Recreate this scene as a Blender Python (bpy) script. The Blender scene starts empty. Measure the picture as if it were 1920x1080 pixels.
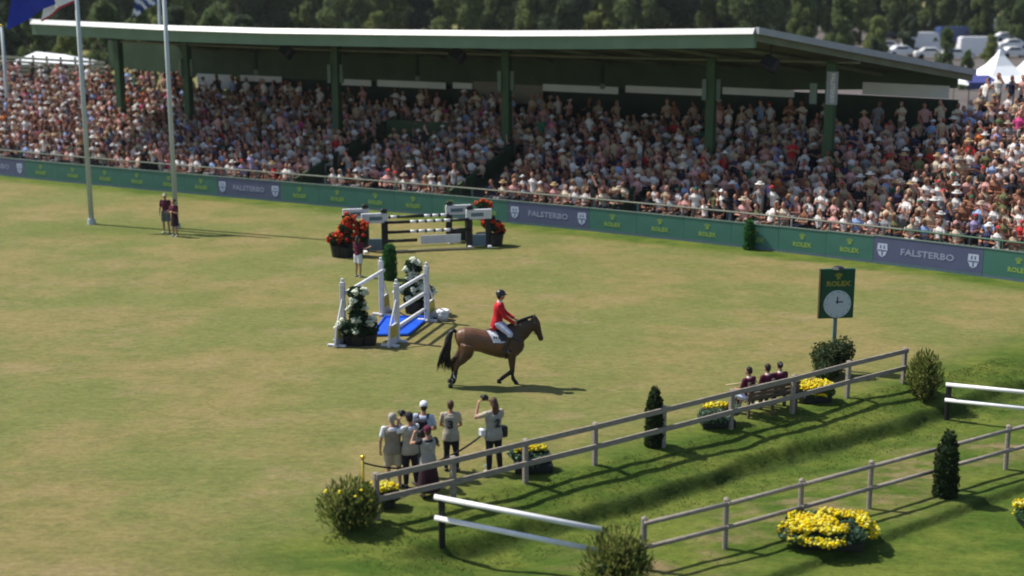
import bpy, bmesh, math, random
import numpy as np
from mathutils import Vector, Matrix
R = math.radians
rng = np.random.default_rng(7)
random.seed(7)
scene = bpy.context.scene
col = scene.collection

# ------------------------------------------------------------------ camera, world, sun, exposure
FPX, TH = 2640.0, math.atan(600 / 2640.0)
CAMH = math.cos(TH) / .0831
cd = bpy.data.cameras.new("camera"); cam = bpy.data.objects.new("camera", cd); col.objects.link(cam)
cd.sensor_width = 36; cd.lens = 36 * FPX / 1920; cd.clip_start = .5; cd.clip_end = 3000
cam.location = (0, 0, CAMH); cam.rotation_euler = (math.pi / 2 - TH, 0, 0)
cd.dof.use_dof = True; cd.dof.focus_distance = 42; cd.dof.aperture_fstop = .42
scene.camera = cam

SUN_EL, SUN_AZ = R(53), math.atan2(-.93, .367)      # azimuth measured from +Y towards +X
sdir = Vector((math.sin(SUN_AZ) * math.cos(SUN_EL), math.cos(SUN_AZ) * math.cos(SUN_EL), math.sin(SUN_EL)))
w = bpy.data.worlds.new("World"); scene.world = w; w.use_nodes = True
nt = w.node_tree; bg = nt.nodes['Background']
sky = nt.nodes.new('ShaderNodeTexSky'); sky.sky_type = 'NISHITA'; sky.sun_disc = False
sky.sun_elevation = SUN_EL; sky.sun_rotation = SUN_AZ
nt.links.new(sky.outputs[0], bg.inputs[0]); bg.inputs[1].default_value = .095
sl = bpy.data.lights.new("sun", 'SUN'); sl.energy = 4.3; sl.angle = R(.55); sl.color = (1, .955, .88)
so = bpy.data.objects.new("sun", sl); col.objects.link(so)
so.rotation_euler = sdir.to_track_quat('Z', 'Y').to_euler(); so.location = (-30, 20, 60)
vs = scene.view_settings; vs.view_transform = 'Standard'; vs.look = 'None'; vs.gamma = 1; vs.exposure = .62
vs.use_curve_mapping = False
scene.cycles.filter_width = 1.9

# ------------------------------------------------------------------ materials
def mat(name, c, rough=.8, var=.12, scale=8, bump=0, metal=0, attr=False, spec=.3, sheen=0, stretch=None, c2=None):
    m = bpy.data.materials.new(name); m.use_nodes = True
    n = m.node_tree.nodes; l = m.node_tree.links; b = n['Principled BSDF']
    b.inputs['Roughness'].default_value = rough; b.inputs['Metallic'].default_value = metal
    b.inputs['Specular IOR Level'].default_value = spec
    tc = n.new('ShaderNodeTexCoord'); mp = n.new('ShaderNodeMapping'); l.new(tc.outputs['Object'], mp.inputs[0])
    if stretch: mp.inputs['Scale'].default_value = stretch
    ns = n.new('ShaderNodeTexNoise'); ns.inputs['Scale'].default_value = scale; ns.inputs['Detail'].default_value = 5
    l.new(mp.outputs[0], ns.inputs[0])
    mr = n.new('ShaderNodeMapRange'); l.new(ns.outputs[0], mr.inputs[0])
    mr.inputs[1].default_value = .3; mr.inputs[2].default_value = .7
    if c2:
        mx = n.new('ShaderNodeMix'); mx.data_type = 'RGBA'
        mx.inputs[6].default_value = (*c, 1); mx.inputs[7].default_value = (*c2, 1); l.new(mr.outputs[0], mx.inputs[0]); out = mx.outputs[2]
    else:
        mr.inputs[3].default_value = 1 - var; mr.inputs[4].default_value = 1 + var
        mx = n.new('ShaderNodeMix'); mx.data_type = 'RGBA'; mx.blend_type = 'MULTIPLY'; mx.inputs[0].default_value = 1
        if attr:
            at = n.new('ShaderNodeAttribute'); at.attribute_name = 'Col'; l.new(at.outputs[0], mx.inputs[6])
        else: mx.inputs[6].default_value = (*c, 1)
        cb = n.new('ShaderNodeCombineColor')
        for k in range(3): l.new(mr.outputs[0], cb.inputs[k])
        l.new(cb.outputs[0], mx.inputs[7]); out = mx.outputs[2]
    l.new(out, b.inputs['Base Color'])
    if not bump and any(q in name for q in ('cloth', 'vest', 'jacket', 'breeches')): bump = .7
    if bump:
        bp = n.new('ShaderNodeBump'); bp.inputs['Strength'].default_value = bump; bp.inputs['Distance'].default_value = .02
        l.new(ns.outputs[0], bp.inputs['Height']); l.new(bp.outputs[0], b.inputs['Normal'])
    return m

M = dict(
    wood_grey=mat('weathered_wood', (.19, .16, .135), .85, c2=(.31, .265, .225), scale=6, stretch=(1, 1, 6), bump=.4),
    white=mat('white_paint', (.72, .71, .70), .45, .07, 5), black=mat('black_paint', (.012, .012, .013), .5, .2, 6),
    wing_white=mat('wing_white', (.54, .54, .57), .5, .1, 4), yellow_paint=mat('yellow_paint', (.42, .33, .04), .5, .1),
    blue_tray=mat('blue_tray', (.015, .09, .55), .35, .15, 3), green_board=mat('green_board', (.055, .16, .125), .4, .08, 1.5),
    blue_board=mat('blue_board', (.095, .105, .19), .4, .08, 1.5), strip=mat('strip', (.10, .15, .18), .5, .1),
    logo_yellow=mat('logo_yellow', (.24, .36, .07), .5, .05), logo_white=mat('logo_white', (.3, .32, .45), .5, .05),
    crest_white=mat('crest_white', (.5, .54, .68), .5, .05), crest_blue=mat('crest_blue', (.06, .08, .22), .5, .05),
    roof_white=mat('roof_white', (.36, .37, .36), .4, .05, 2), roof_green=mat('roof_green', (.115, .185, .12), .5, .1, 1.2),
    roof_under=mat('roof_underside', (.12, .14, .095), .7, .25, .8), col_green=mat('column_green', (.03, .075, .032), .5, .15, 2),
    roof_top=mat('roof_sheet', (.12, .17, .14), .5, .15, 1), roof_grey=mat('roof_side_trim', (.28, .30, .33), .5, .08, 2),
    wall_green=mat('stand_wall_green', (.045, .075, .035), .7, .2, 1), wall_dark=mat('stand_wall_dark', (.022, .034, .02), .8, .25, 1),
    concrete=mat('tier_boards', (.07, .07, .06), .85, .25, 2), light_panel=mat('pale_panel', (.66, .66, .64), .6, .08, 1),
    haunch=mat('pale_green_steel', (.14, .19, .16), .5, .1, 2), tan=mat('tan_panel', (.22, .2, .15), .8, .1),
    rail=mat('rail_metal', (.2, .21, .16), .4, .15, 3, metal=.2), rail_green=mat('rail_green', (.07, .14, .08), .5, .15, 3),
    pole=mat('flagpole_white', (.42, .46, .46), .45, .06, 2), flag_blue=mat('flag_blue', (.012, .03, .32), .7, .15, 3),
    flag_navy=mat('flag_navy', (.02, .05, .16), .7, .15, 3), flag_white=mat('flag_white', (.7, .7, .72), .7, .08), flag_red=mat('flag_red', (.4, .03, .05), .7, .1),
    skin=mat('skin', (.36, .19, .125), .6, .1, 9), skin2=mat('skin_tanned', (.27, .14, .09), .6, .1, 9),
    maroon=mat('maroon_cloth', (.085, .008, .03), .85, .2, 12), maroon_dark=mat('dark_maroon_cloth', (.03, .01, .016), .9, .2, 12),
    red=mat('red_jacket', (.42, .006, .016), .75, .12, 10), white_cloth=mat('white_cloth', (.62, .62, .66), .85, .08, 10),
    pale_blue=mat('pale_blue_cloth', (.4, .45, .6), .85, .1, 10), vest=mat('khaki_vest', (.33, .3, .235), .9, .14, 10),
    vest2=mat('grey_vest', (.28, .265, .235), .9, .14, 10), vest3=mat('brown_grey_vest', (.23, .195, .15), .9, .14, 10),
    dark_cloth=mat('dark_cloth', (.014, .014, .02), .85, .3, 10), grey_cloth=mat('grey_cloth', (.1, .11, .12), .9, .15, 10),
    beige=mat('beige_cloth', (.4, .34, .25), .9, .1, 10), breeches=mat('breeches', (.45, .46, .6), .8, .08, 10),
    hair_dark=mat('hair_dark', (.02, .013, .01), .6, .3, 30), hair_brown=mat('hair_brown', (.07, .035, .02), .6, .3, 30),
    hair_grey=mat('hair_grey', (.3, .27, .24), .7, .15, 30), leather=mat('leather', (.012, .009, .009), .35, .2, 10, spec=.5),
    saddle_brown=mat('saddle_brown', (.16, .07, .03), .4, .2, 10, spec=.5), number=mat('vest_number', (.03, .03, .035), .9, .05),
    gold=mat('brass', (.62, .43, .06), .3, .1, metal=.7), rope=mat('rope', (.02, .022, .03), .9, .2), camera_black=mat('camera_black', (.015, .015, .016), .4, .1),
    tail_hair=mat('tail_hair', (.008, .006, .006), .5, .3, 60), shoe=mat('shoe', (.35, .34, .3), .7, .1), shoe_dark=mat('shoe_dark', (.02, .02, .02), .5, .1),
    horse=mat('horse_coat', None, .42, .16, 5, attr=True, spec=.35), leaf=mat('leaves', None, .7, .15, 3, attr=True, spec=.15),
    people=mat('crowd_cloth', None, .85, .12, 14, attr=True, spec=.15), bark=mat('bark', (.06, .045, .035), .9, .3, 4, bump=.5),
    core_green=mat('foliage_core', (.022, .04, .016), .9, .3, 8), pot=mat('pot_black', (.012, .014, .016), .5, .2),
    sign_green=mat('sign_green', (.008, .06, .035), .3, .1, 2), clock_white=mat('clock_face', (.42, .46, .5), .35, .05), sign_gold=mat('sign_gold', (.22, .2, .03), .5, .1),
    sign_edge=mat('sign_edge', (.05, .035, .02), .5, .1), bench_wood=mat('bench_wood', (.1, .075, .05), .8, .2, 6), pale_wood=mat('pale_wood', (.45, .36, .2), .7, .1),
    tent=mat('tent_white', (.78, .79, .8), .6, .04, 1), tent_blue=mat('tent_blue', (.05, .055, .2), .6, .1, 1),
    end_sheet=mat('end_sheet', (.2, .21, .28), .7, .2, 2), glass=mat('car_glass', (.02, .025, .03), .1, .1, spec=.8), tyre=mat('tyre', (.015, .015, .015), .9, .1),
    asphalt=mat('gravel_track', (.07, .062, .055), .95, c2=(.12, .1, .09), scale=.3), brick=mat('brick_wall', (.25, .1, .05), .9, .15))
lm = M['leaf'].node_tree; tb_ = lm.nodes.new('ShaderNodeBsdfTranslucent'); ms_ = lm.nodes.new('ShaderNodeMixShader'); ms_.inputs[0].default_value = .42
pb_ = lm.nodes['Principled BSDF']; lm.links.new(pb_.inputs['Base Color'].links[0].from_socket, tb_.inputs['Color']); lm.links.new(pb_.outputs[0], ms_.inputs[1]); lm.links.new(tb_.outputs[0], ms_.inputs[2]); lm.links.new(ms_.outputs[0], lm.nodes['Material Output'].inputs[0])
CARC = [(.75, .75, .76), (.03, .035, .05), (.3, .31, .33), (.02, .02, .02), (.35, .02, .02), (.05, .08, .2), (.7, .7, .68)]
CARM = [mat('car_paint', c, .25, .03, spec=.6) for c in CARC]

# ------------------------------------------------------------------ mesh helpers
def tag(o, label=None, cat=None, group=None, kind=None):
    if label: o['label'] = label
    if cat: o['category'] = cat
    if group: o['group'] = group
    if kind: o['kind'] = kind
    return o
def empty(name, loc=(0, 0, 0), rz=0, label=None, cat=None, group=None):
    o = bpy.data.objects.new(name, None); o.empty_display_size = .2; col.objects.link(o)
    o.location = loc; o.rotation_euler = (0, 0, rz); return tag(o, label, cat, group)
def link(name, me, mats, parent=None, smooth=False, loc=None):
    o = bpy.data.objects.new(name, me); col.objects.link(o)
    if mats is not None and not len(me.materials):
        for m in (mats if isinstance(mats, (list, tuple)) else [mats]): me.materials.append(M[m] if isinstance(m, str) else m)
    if parent: o.parent = parent
    if loc is not None: o.location = loc
    if smooth: me.polygons.foreach_set('use_smooth', np.ones(len(me.polygons), bool))
    return o
def copy_tree(o, parent=None):
    c = o.copy(); col.objects.link(c); c.parent = parent
    for ch in list(o.children): copy_tree(ch, c)
    return c
def V(*a): return np.array(a, float)
class MB:
    def __init__(s): s.v = []; s.f = []; s.mi = []
    def add(s, vs, fs, mi=0):
        k = len(s.v); s.v += [tuple(map(float, p)) for p in vs]; s.f += [tuple(k + i for i in f) for f in fs]; s.mi += [mi] * len(fs); return s
    def box(s, c, d, rz=0, mi=0, T=None, bev=0):
        x, y, z = d[0] / 2, d[1] / 2, d[2] / 2; ca, sa = math.cos(rz), math.sin(rz)
        if bev:
            b = min(bev, x * .45, y * .45, z * .45); vs = []
            for zz, k in ((-z, 1), (-z + b, 0), (z - b, 0), (z, 1)):
                X, Y = x - b * k, y - b * k
                vs += [(X, Y - b, zz), (X, -Y + b, zz), (X - b, -Y, zz), (-X + b, -Y, zz), (-X, -Y + b, zz), (-X, Y - b, zz), (-X + b, Y, zz), (X - b, Y, zz)]
            fs = [tuple(range(8)), tuple(range(31, 23, -1))]
            for r in range(3):
                for i in range(8): fs.append((r * 8 + i, r * 8 + 8 + i, r * 8 + 8 + (i + 1) % 8, r * 8 + (i + 1) % 8))
        else:
            vs = [(i, j, k) for i in (-x, x) for j in (-y, y) for k in (-z, z)]
            fs = [(0, 1, 3, 2), (4, 6, 7, 5), (0, 4, 5, 1), (2, 3, 7, 6), (0, 2, 6, 4), (1, 5, 7, 3)]
        out = [(c[0] + p[0] * ca - p[1] * sa, c[1] + p[0] * sa + p[1] * ca, c[2] + p[2]) for p in vs]
        if T is not None: out = [tuple(T @ Vector(p)) for p in out]
        return s.add(out, fs, mi)
    def tube(s, path, rad, n=8, side=None, mi=0, cap=True):
        P = [np.array(p, float) for p in path]; k = len(P); vs = []; fs = []
        prev = None
        for i in range(k):
            t = P[min(i + 1, k - 1)] - P[max(i - 1, 0)]; t = t / (np.linalg.norm(t) + 1e-9)
            if side is not None: a = np.array(side, float)
            elif prev is None: a = np.cross(t, [0, 0, 1]) if abs(t[2]) < .9 else np.cross(t, [0, 1, 0])
            else: a = prev
            a = a - t * np.dot(a, t); a /= np.linalg.norm(a) + 1e-9; b = np.cross(t, a); prev = a
            r = rad[i] if isinstance(rad, (list, tuple)) else rad
            ra, rb = r if isinstance(r, (list, tuple)) else (r, r)
            for j in range(n):
                an = 2 * math.pi * j / n; vs.append(P[i] + a * ra * math.cos(an) + b * rb * math.sin(an))
        for i in range(k - 1):
            for j in range(n): fs.append((i * n + j, i * n + (j + 1) % n, (i + 1) * n + (j + 1) % n, (i + 1) * n + j))
        if cap: fs.append(tuple(reversed(range(n)))); fs.append(tuple((k - 1) * n + j for j in range(n)))
        return s.add(vs, fs, mi)
    def ell(s, c, r, nu=10, nv=7, mi=0, Rm=None, cut=None):
        vs = []; fs = []
        for i in range(nv + 1):
            ph = math.pi * i / nv
            for j in range(nu):
                a = 2 * math.pi * j / nu
                p = np.array([r[0] * math.sin(ph) * math.cos(a), r[1] * math.sin(ph) * math.sin(a), r[2] * math.cos(ph)])
                if Rm is not None: p = np.array(Rm @ Vector(p))
                vs.append(np.array(c) + p)
        last = nv if cut is None else cut
        for i in range(last):
            for j in range(nu): fs.append((i * nu + j, (i + 1) * nu + j, (i + 1) * nu + (j + 1) % nu, i * nu + (j + 1) % nu))
        if cut is not None: fs.append(tuple(last * nu + j for j in range(nu)))
        return s.add(vs, fs, mi)
    def capsule_end(s, p, r, mi=0): return s.ell(p, (r, r, r), 8, 5, mi)
    def mesh(s, name='mesh'):
        me = bpy.data.meshes.new(name); me.from_pydata(s.v, [], s.f); me.update()
        if any(s.mi): me.polygons.foreach_set('material_index', np.array(s.mi, np.int32))
        return me
    def build(s, name, mats, parent=None, smooth=False, loc=None): return link(name, s.mesh(name), mats, parent, smooth, loc)
def remesh(mb, voxel=.02, smooth=4, name='body'):
    me = mb.mesh(name); o = bpy.data.objects.new('tmp', me); col.objects.link(o)
    m = o.modifiers.new('r', 'REMESH'); m.mode = 'VOXEL'; m.voxel_size = voxel
    if smooth: k = o.modifiers.new('s', 'SMOOTH'); k.iterations = smooth; k.factor = .5
    dg = bpy.context.evaluated_depsgraph_get(); out = bpy.data.meshes.new_from_object(o.evaluated_get(dg))
    bpy.data.objects.remove(o); bpy.data.meshes.remove(me); out.name = name
    return out
def join_mesh(me, mb, mi=1):
    """append an MB's geometry to a mesh, its faces in material slot mi"""
    n = len(me.vertices); vs = [tuple(v.co) for v in me.vertices] + mb.v
    fs = [tuple(p.vertices) for p in me.polygons] + [tuple(n + i for i in f) for f in mb.f]
    k = len(me.polygons); out = bpy.data.meshes.new(me.name); out.from_pydata(vs, [], fs)
    out.polygons.foreach_set('material_index', np.array([0] * k + [mi + q for q in mb.mi], np.int32)); return out
def fast_mesh(name, v, f, colr=None, tri=False):
    """v (n,3), f (m,4 or 3) arrays; colr (m,3) per face"""
    k = f.shape[1]; me = bpy.data.meshes.new(name); me.vertices.add(len(v)); me.vertices.foreach_set('co', v.astype(np.float32).ravel())
    me.loops.add(f.size); me.loops.foreach_set('vertex_index', f.astype(np.int32).ravel())
    me.polygons.add(len(f)); me.polygons.foreach_set('loop_start', np.arange(0, f.size, k, dtype=np.int32))
    me.update(calc_edges=True)
    if colr is not None: set_col(me, np.repeat(colr, k, axis=0))
    return me
def set_col(me, loopc):
    a = me.color_attributes.new('Col', 'FLOAT_COLOR', 'CORNER')
    c = np.ones((len(loopc), 4), np.float32); c[:, :3] = loopc; a.data.foreach_set('color', c.ravel())
def rand_dirs(n):
    d = rng.normal(size=(n, 3)); return d / np.linalg.norm(d, axis=1)[:, None]
def leaf_quads(cen, size, pal, flat=.0, elong=1.6, jit=.25, up=None):
    """one small pointed leaf quad per centre"""
    n = len(cen); a = rand_dirs(n)
    if up is not None: a = a * (1 - up) + np.array([0, 0, 1]) * up; a /= np.linalg.norm(a, axis=1)[:, None]
    b = np.cross(a, rand_dirs(n)); b /= np.linalg.norm(b, axis=1)[:, None] + 1e-9
    s = (size * (1 + rng.uniform(-jit, jit, n)))[:, None]
    v = np.stack([cen - a * s * elong / 2, cen + b * s / 2, cen + a * s * elong / 2, cen - b * s / 2], 1).reshape(-1, 3)
    f = np.arange(4 * n).reshape(-1, 4); pal = np.array(pal); c = pal[rng.integers(0, len(pal), n)] * rng.uniform(.75, 1.25, (n, 1))
    return v, f, c
def octas(cen, size, pal, jit=.3):
    n = len(cen); s = size * (1 + rng.uniform(-jit, jit, n))[:, None, None]
    base = np.array([[1, 0, 0], [0, 1, 0], [-1, 0, 0], [0, -1, 0], [0, 0, .8], [0, 0, -.8]], float)
    v = (cen[:, None, :] + base[None] * s).reshape(-1, 3)
    fb = np.array([[0, 1, 4], [1, 2, 4], [2, 3, 4], [3, 0, 4], [1, 0, 5], [2, 1, 5], [3, 2, 5], [0, 3, 5]])
    f = (fb[None] + np.arange(n)[:, None, None] * 6).reshape(-1, 3)
    pal = np.array(pal); c = pal[rng.integers(0, len(pal), n)] * rng.uniform(.8, 1.2, (n, 1)); return v, f, np.repeat(c, 8, axis=0)
def textmesh(s, size, extrude=.002, bold=.0, xs=1.0, spacing=1.0):
    cu = bpy.data.curves.new('t', 'FONT'); cu.body = s; cu.size = size; cu.extrude = extrude; cu.offset = bold
    cu.align_x = 'CENTER'; cu.align_y = 'CENTER'; cu.resolution_u = 2; cu.space_character = spacing
    o = bpy.data.objects.new('t', cu); col.objects.link(o); dg = bpy.context.evaluated_depsgraph_get()
    me = bpy.data.meshes.new_from_object(o.evaluated_get(dg)); bpy.data.objects.remove(o)
    if xs != 1: me.transform(Matrix.Scale(xs, 4, (1, 0, 0)))
    me.materials.clear(); return me
def smst(a, b, x): t = np.clip((x - a) / (b - a), 0, 1); return t * t * (3 - 2 * t)

# ------------------------------------------------------------------ terrain height and pixel-to-ground placing
A0 = V(-2.933, 28.72); AD = V(.8047, .5937); AP = V(.5937, -.8047)      # upper wooden fence: start, direction, towards the sunken track
def wob(x, y):
    return (np.sin(x * 1.7 + .6 * y) * np.sin(y * 2.3 - .4 * x) * .5 + np.sin(x * 4.1 - y * 1.3) * np.sin(y * 5.2 + x) * .3 + np.sin(x * 9.7 + y * 3) * np.sin(y * 11 - x * 2) * .2)
def hgt(x, y):
    x = np.asarray(x, float); y = np.asarray(y, float)
    a = (x - A0[0]) * AD[0] + (y - A0[1]) * AD[1]; t = (x - A0[0]) * AP[0] + (y - A0[1]) * AP[1]
    wv = wob(x, y); tt = t + .13 * wv + .15 * np.sin(a * .7) + .06 * np.sin(a * 1.9 + 1) + .02 * np.sin(a * 4.3)
    prof = -.27 * smst(0, 1.55, tt) - .32 * smst(1.42, 1.74, tt) + .1 * smst(2.1, 4.2, tt) - .14 * smst(6.24, 6.34, t + .03 * wv)
    wi = smst(-1.3, 1.5, a + .25 * t * 0) * smst(-.6, .2, t)
    bank = np.exp(-((t - .9) / 1.0) ** 2) * smst(-1.5, 0, a)
    return prof * wi + bank * wv * .045 + smst(0, .8, t) * smst(-1, .5, a) * wv * .02 * (t < 6.3) + .006 * wv
def ray(px, py):
    x = (px - 960) / FPX; y = -(py - 540) / FPX; c, s = math.cos(TH), math.sin(TH); return V(x, c + y * s, -s + y * c)
def G(px, py, z=None):
    """ground point (or point at height z) seen at photo pixel px, py"""
    d = ray(px, py); zz = 0. if z is None else z
    for _ in range(12):
        p = d * ((zz - CAMH) / d[2])
        if z is not None: break
        zz = zz * .4 + float(hgt(p[0], p[1])) * .6
    return V(p[0], p[1], z if z is not None else float(hgt(p[0], p[1])))
def proj(p):
    c, s = math.cos(TH), math.sin(TH); y = p[1]; z = p[2] - CAMH; zc = y * c - z * s; return 960 + FPX * p[0] / zc, 540 - FPX * (y * s + z * c) / zc, zc
def ZAT(px, py, Y):
    """point at photo pixel on the vertical plane at distance Y"""
    d = ray(px, py); t = Y / d[1]; return V(d[0] * t, Y, CAMH + d[2] * t)

xs = np.concatenate([[-520, -400, -300, -180, -110], np.arange(-70, -9, 1.), np.arange(-9, 19, .1), np.arange(19, 60, 1.), [70, 110, 180, 300, 400, 520]])
ys = np.concatenate([[-36, -20, 0, 10, 16], np.arange(19, 42, .1), np.arange(42, 90, .45), [95, 105, 120, 150, 200, 280, 400, 500]])
XX, YY = np.meshgrid(xs, ys); ZZ = hgt(XX, YY)
nx, ny = len(xs), len(ys); idx = np.arange(nx * ny).reshape(ny, nx)
gf = np.stack([idx[:-1, :-1], idx[:-1, 1:], idx[1:, 1:], idx[1:, :-1]], -1).reshape(-1, 4)
gm = fast_mesh('arena_grass', np.stack([XX, YY, ZZ], -1).reshape(-1, 3), gf)

# barrier curve and the stand's own coordinates: X = where along the barrier, d = metres behind it
CUB = (-9.01e-5, -3.438e-3, -.55027, 65.374)
def bar(X): X = np.clip(X, -60, 45); return CUB[0] * X ** 3 + CUB[1] * X ** 2 + CUB[2] * X + CUB[3]
def bslope(X): return 3 * CUB[0] * X * X + 2 * CUB[1] * X + CUB[2]
def SD(X, d, z=0.):
    m = bslope(X); k = 1 / math.sqrt(1 + m * m); return V(X - m * k * d, bar(X) + k * d, z)
def Xfor(px, d=0., z=0.):
    lo, hi = -45., 40.
    for _ in range(50):
        mid = (lo + hi) / 2
        if proj(SD(mid, d, z))[0] < px: lo = mid
        else: hi = mid
    return lo

# grass material
gmat = bpy.data.materials.new('arena_grass'); gmat.use_nodes = True
n = gmat.node_tree.nodes; l = gmat.node_tree.links; b = n['Principled BSDF']; b.inputs['Roughness'].default_value = .95; b.inputs['Specular IOR Level'].default_value = .1
geo = n.new('ShaderNodeNewGeometry')
def noise(sc, det=5, stretch=(1, 1, 1), rough=.6):
    mp = n.new('ShaderNodeMapping'); mp.inputs['Scale'].default_value = stretch; l.new(geo.outputs['Position'], mp.inputs[0])
    q = n.new('ShaderNodeTexNoise'); q.inputs['Scale'].default_value = sc; q.inputs['Detail'].default_value = det; q.inputs['Roughness'].default_value = rough
    l.new(mp.outputs[0], q.inputs[0]); return q.outputs[0]
def ramp(src, a, b_):
    m_ = n.new('ShaderNodeMapRange'); m_.inputs[1].default_value = a; m_.inputs[2].default_value = b_; m_.interpolation_type = 'SMOOTHSTEP'; l.new(src, m_.inputs[0]); return m_.outputs[0]
def mix(fac, c1, c2, mode='MIX'):
    q = n.new('ShaderNodeMix'); q.data_type = 'RGBA'; q.blend_type = mode
    if isinstance(fac, float): q.inputs[0].default_value = fac
    else: l.new(fac, q.inputs[0])
    for s_, c_ in ((6, c1), (7, c2)):
        if isinstance(c_, tuple): q.inputs[s_].default_value = (*c_, 1)
        else: l.new(c_, q.inputs[s_])
    return q.outputs[2]
def math_(op, a, b_=None):
    q = n.new('ShaderNodeMath'); q.operation = op
    for k, u in enumerate((a, b_)):
        if u is None: continue
        if isinstance(u, (int, float)): q.inputs[k].default_value = u
        else: l.new(u, q.inputs[k])
    return q.outputs[0]
attr = n.new('ShaderNodeAttribute'); attr.attribute_name = 'Col'
sep = n.new('ShaderNodeSeparateColor'); l.new(attr.outputs[0], sep.inputs[0])
n1 = ramp(noise(.16, 5, (1, 1.1, 1)), .42, .58); n2 = ramp(noise(.62, 7, (.8, 1.15, 1), .68), .42, .62); n3 = ramp(noise(11, 6, (.6, 1.3, 1), .8), .25, .75); n4 = ramp(noise(1.3, 7, (.7, 1.3, 1), .75), .55, .72)
base = mix(n1, (.208, .17, .066), (.148, .156, .048))
base = mix(math_('MULTIPLY', n2, .55), base, (.115, .132, .034))
n5 = ramp(noise(4.2, 8, (.6, 1.35, 1), .85), .3, .7); n6 = ramp(noise(.36, 6, (.8, 1.2, 1), .7), .54, .68)
base = mix(math_('MULTIPLY', n4, .55), base, (.25, .175, .09))
base = mix(math_('MULTIPLY', n6, .5), base, (.25, .185, .1))
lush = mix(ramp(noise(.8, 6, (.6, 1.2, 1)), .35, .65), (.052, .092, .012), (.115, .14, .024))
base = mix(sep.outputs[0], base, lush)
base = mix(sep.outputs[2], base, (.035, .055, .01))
worn = math_('MULTIPLY', sep.outputs[1], ramp(noise(1.1, 6, (.7, 1.2, 1)), .42, .66))
base = mix(worn, base, (.2, .15, .075))
shade = n.new('ShaderNodeCombineColor')
fine = math_('ADD', math_('ADD', math_('MULTIPLY', n3, .45), .5), math_('MULTIPLY', n5, .52))
for k in range(3): l.new(fine, shade.inputs[k])
base = mix(1.0, base, shade.outputs[0], 'MULTIPLY'); l.new(base, b.inputs['Base Color'])
bp = n.new('ShaderNodeBump'); bp.inputs['Strength'].default_value = .75; bp.inputs['Distance'].default_value = .06
l.new(noise(9, 6, (.6, 1, 1), .8), bp.inputs['Height']); l.new(bp.outputs[0], b.inputs['Normal'])
# where the turf is lush (r), worn (g); (b) paints shade on the steep bank face and turf step; stored per vertex
vv = np.stack([XX, YY], -1).reshape(-1, 2); X_, Y_ = vv[:, 0], vv[:, 1]
a_ = (vv - A0) @ AD; t_ = (vv - A0) @ AP; dbar = Y_ - bar(X_)
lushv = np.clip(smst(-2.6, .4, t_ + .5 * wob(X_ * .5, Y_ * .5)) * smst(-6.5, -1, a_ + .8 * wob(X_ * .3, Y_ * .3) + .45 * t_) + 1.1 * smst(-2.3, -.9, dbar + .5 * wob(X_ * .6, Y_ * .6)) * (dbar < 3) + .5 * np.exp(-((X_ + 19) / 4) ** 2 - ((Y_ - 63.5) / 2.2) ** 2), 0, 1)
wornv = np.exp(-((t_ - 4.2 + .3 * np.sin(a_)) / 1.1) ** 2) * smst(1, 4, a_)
bank_shade = np.clip(np.exp(-((t_ - 1.66) / .2) ** 2) * smst(-1, 1, a_) + .9 * np.exp(-((t_ - 6.3) / .1) ** 2) * smst(1, 3, a_), 0, 1)
cv = np.stack([lushv, wornv, bank_shade], -1)
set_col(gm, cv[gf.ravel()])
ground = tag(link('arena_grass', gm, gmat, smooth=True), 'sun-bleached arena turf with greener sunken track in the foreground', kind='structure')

# car park ground behind the stand
g = MB(); g.add([(18, 92, .03), (200, 92, .03), (260, 330, .03), (30, 330, .03)], [(0, 1, 2, 3)])
tag(g.build('car_park_ground', 'asphalt'), 'brownish gravel ground of the car park behind the stand', kind='structure')

# ------------------------------------------------------------------ grass tufts of the banks
def tufts(name, npt, region, hgt_r, pal, label):
    pts = []
    while len(pts) < npt:
        q = region(rng.uniform(0, 1, (npt, 2)))
        pts.extend(q.tolist())
    p = np.array(pts[:npt]); z = hgt(p[:, 0], p[:, 1]); n_ = len(p); k = 4
    base = np.repeat(np.column_stack([p, z - .01]), k, axis=0); m_ = len(base)
    base[:, :2] += rng.normal(0, .03, (m_, 2)); h = rng.uniform(*hgt_r, m_)[:, None]
    ang = rng.uniform(0, 2 * math.pi, m_); wv = np.column_stack([np.cos(ang), np.sin(ang), np.zeros(m_)]) * rng.uniform(.008, .02, m_)[:, None]
    lean = np.column_stack([rng.normal(.0, .35, m_), rng.normal(0, .35, m_), np.ones(m_)]) * h
    v = np.stack([base - wv, base + wv, base + lean], 1).reshape(-1, 3)
    c = np.repeat(np.array(pal)[rng.integers(0, len(pal), n_)], k, axis=0) * rng.uniform(.7, 1.3, (m_, 1))
    me = fast_mesh(name, v, np.arange(3 * m_).reshape(-1, 3), c)
    return tag(link(name, me, 'leaf'), label, kind='stuff')
def reg_bank(u):
    a = -1.5 + u[:, 0] * 24; t = .1 + u[:, 1] ** 1.4 * 2.6; return A0 + a[:, None] * AD + t[:, None] * AP
def reg_low(u):
    x = -9 + u[:, 0] * 24; y = 21 + u[:, 1] * 17; q = np.column_stack([x, y]); a = (q - A0) @ AD; t = (q - A0) @ AP
    return q[(rng.uniform(0, 1, len(q)) < smst(-3.0, .5, t)) & (rng.uniform(0, 1, len(q)) < smst(-7, 0, a + t * .4))]
tufts('bank_grass', 5000, reg_bank, (.015, .05), [(.08, .12, .02), (.11, .14, .028), (.06, .09, .016), (.14, .14, .045)], 'longer uneven grass on the bank below the upper fence')
tufts('lawn_grass', 6000, reg_low, (.01, .035), [(.13, .18, .03), (.17, .2, .045), (.18, .19, .06)], 'short rough grass of the sunken track and lawn')

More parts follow.
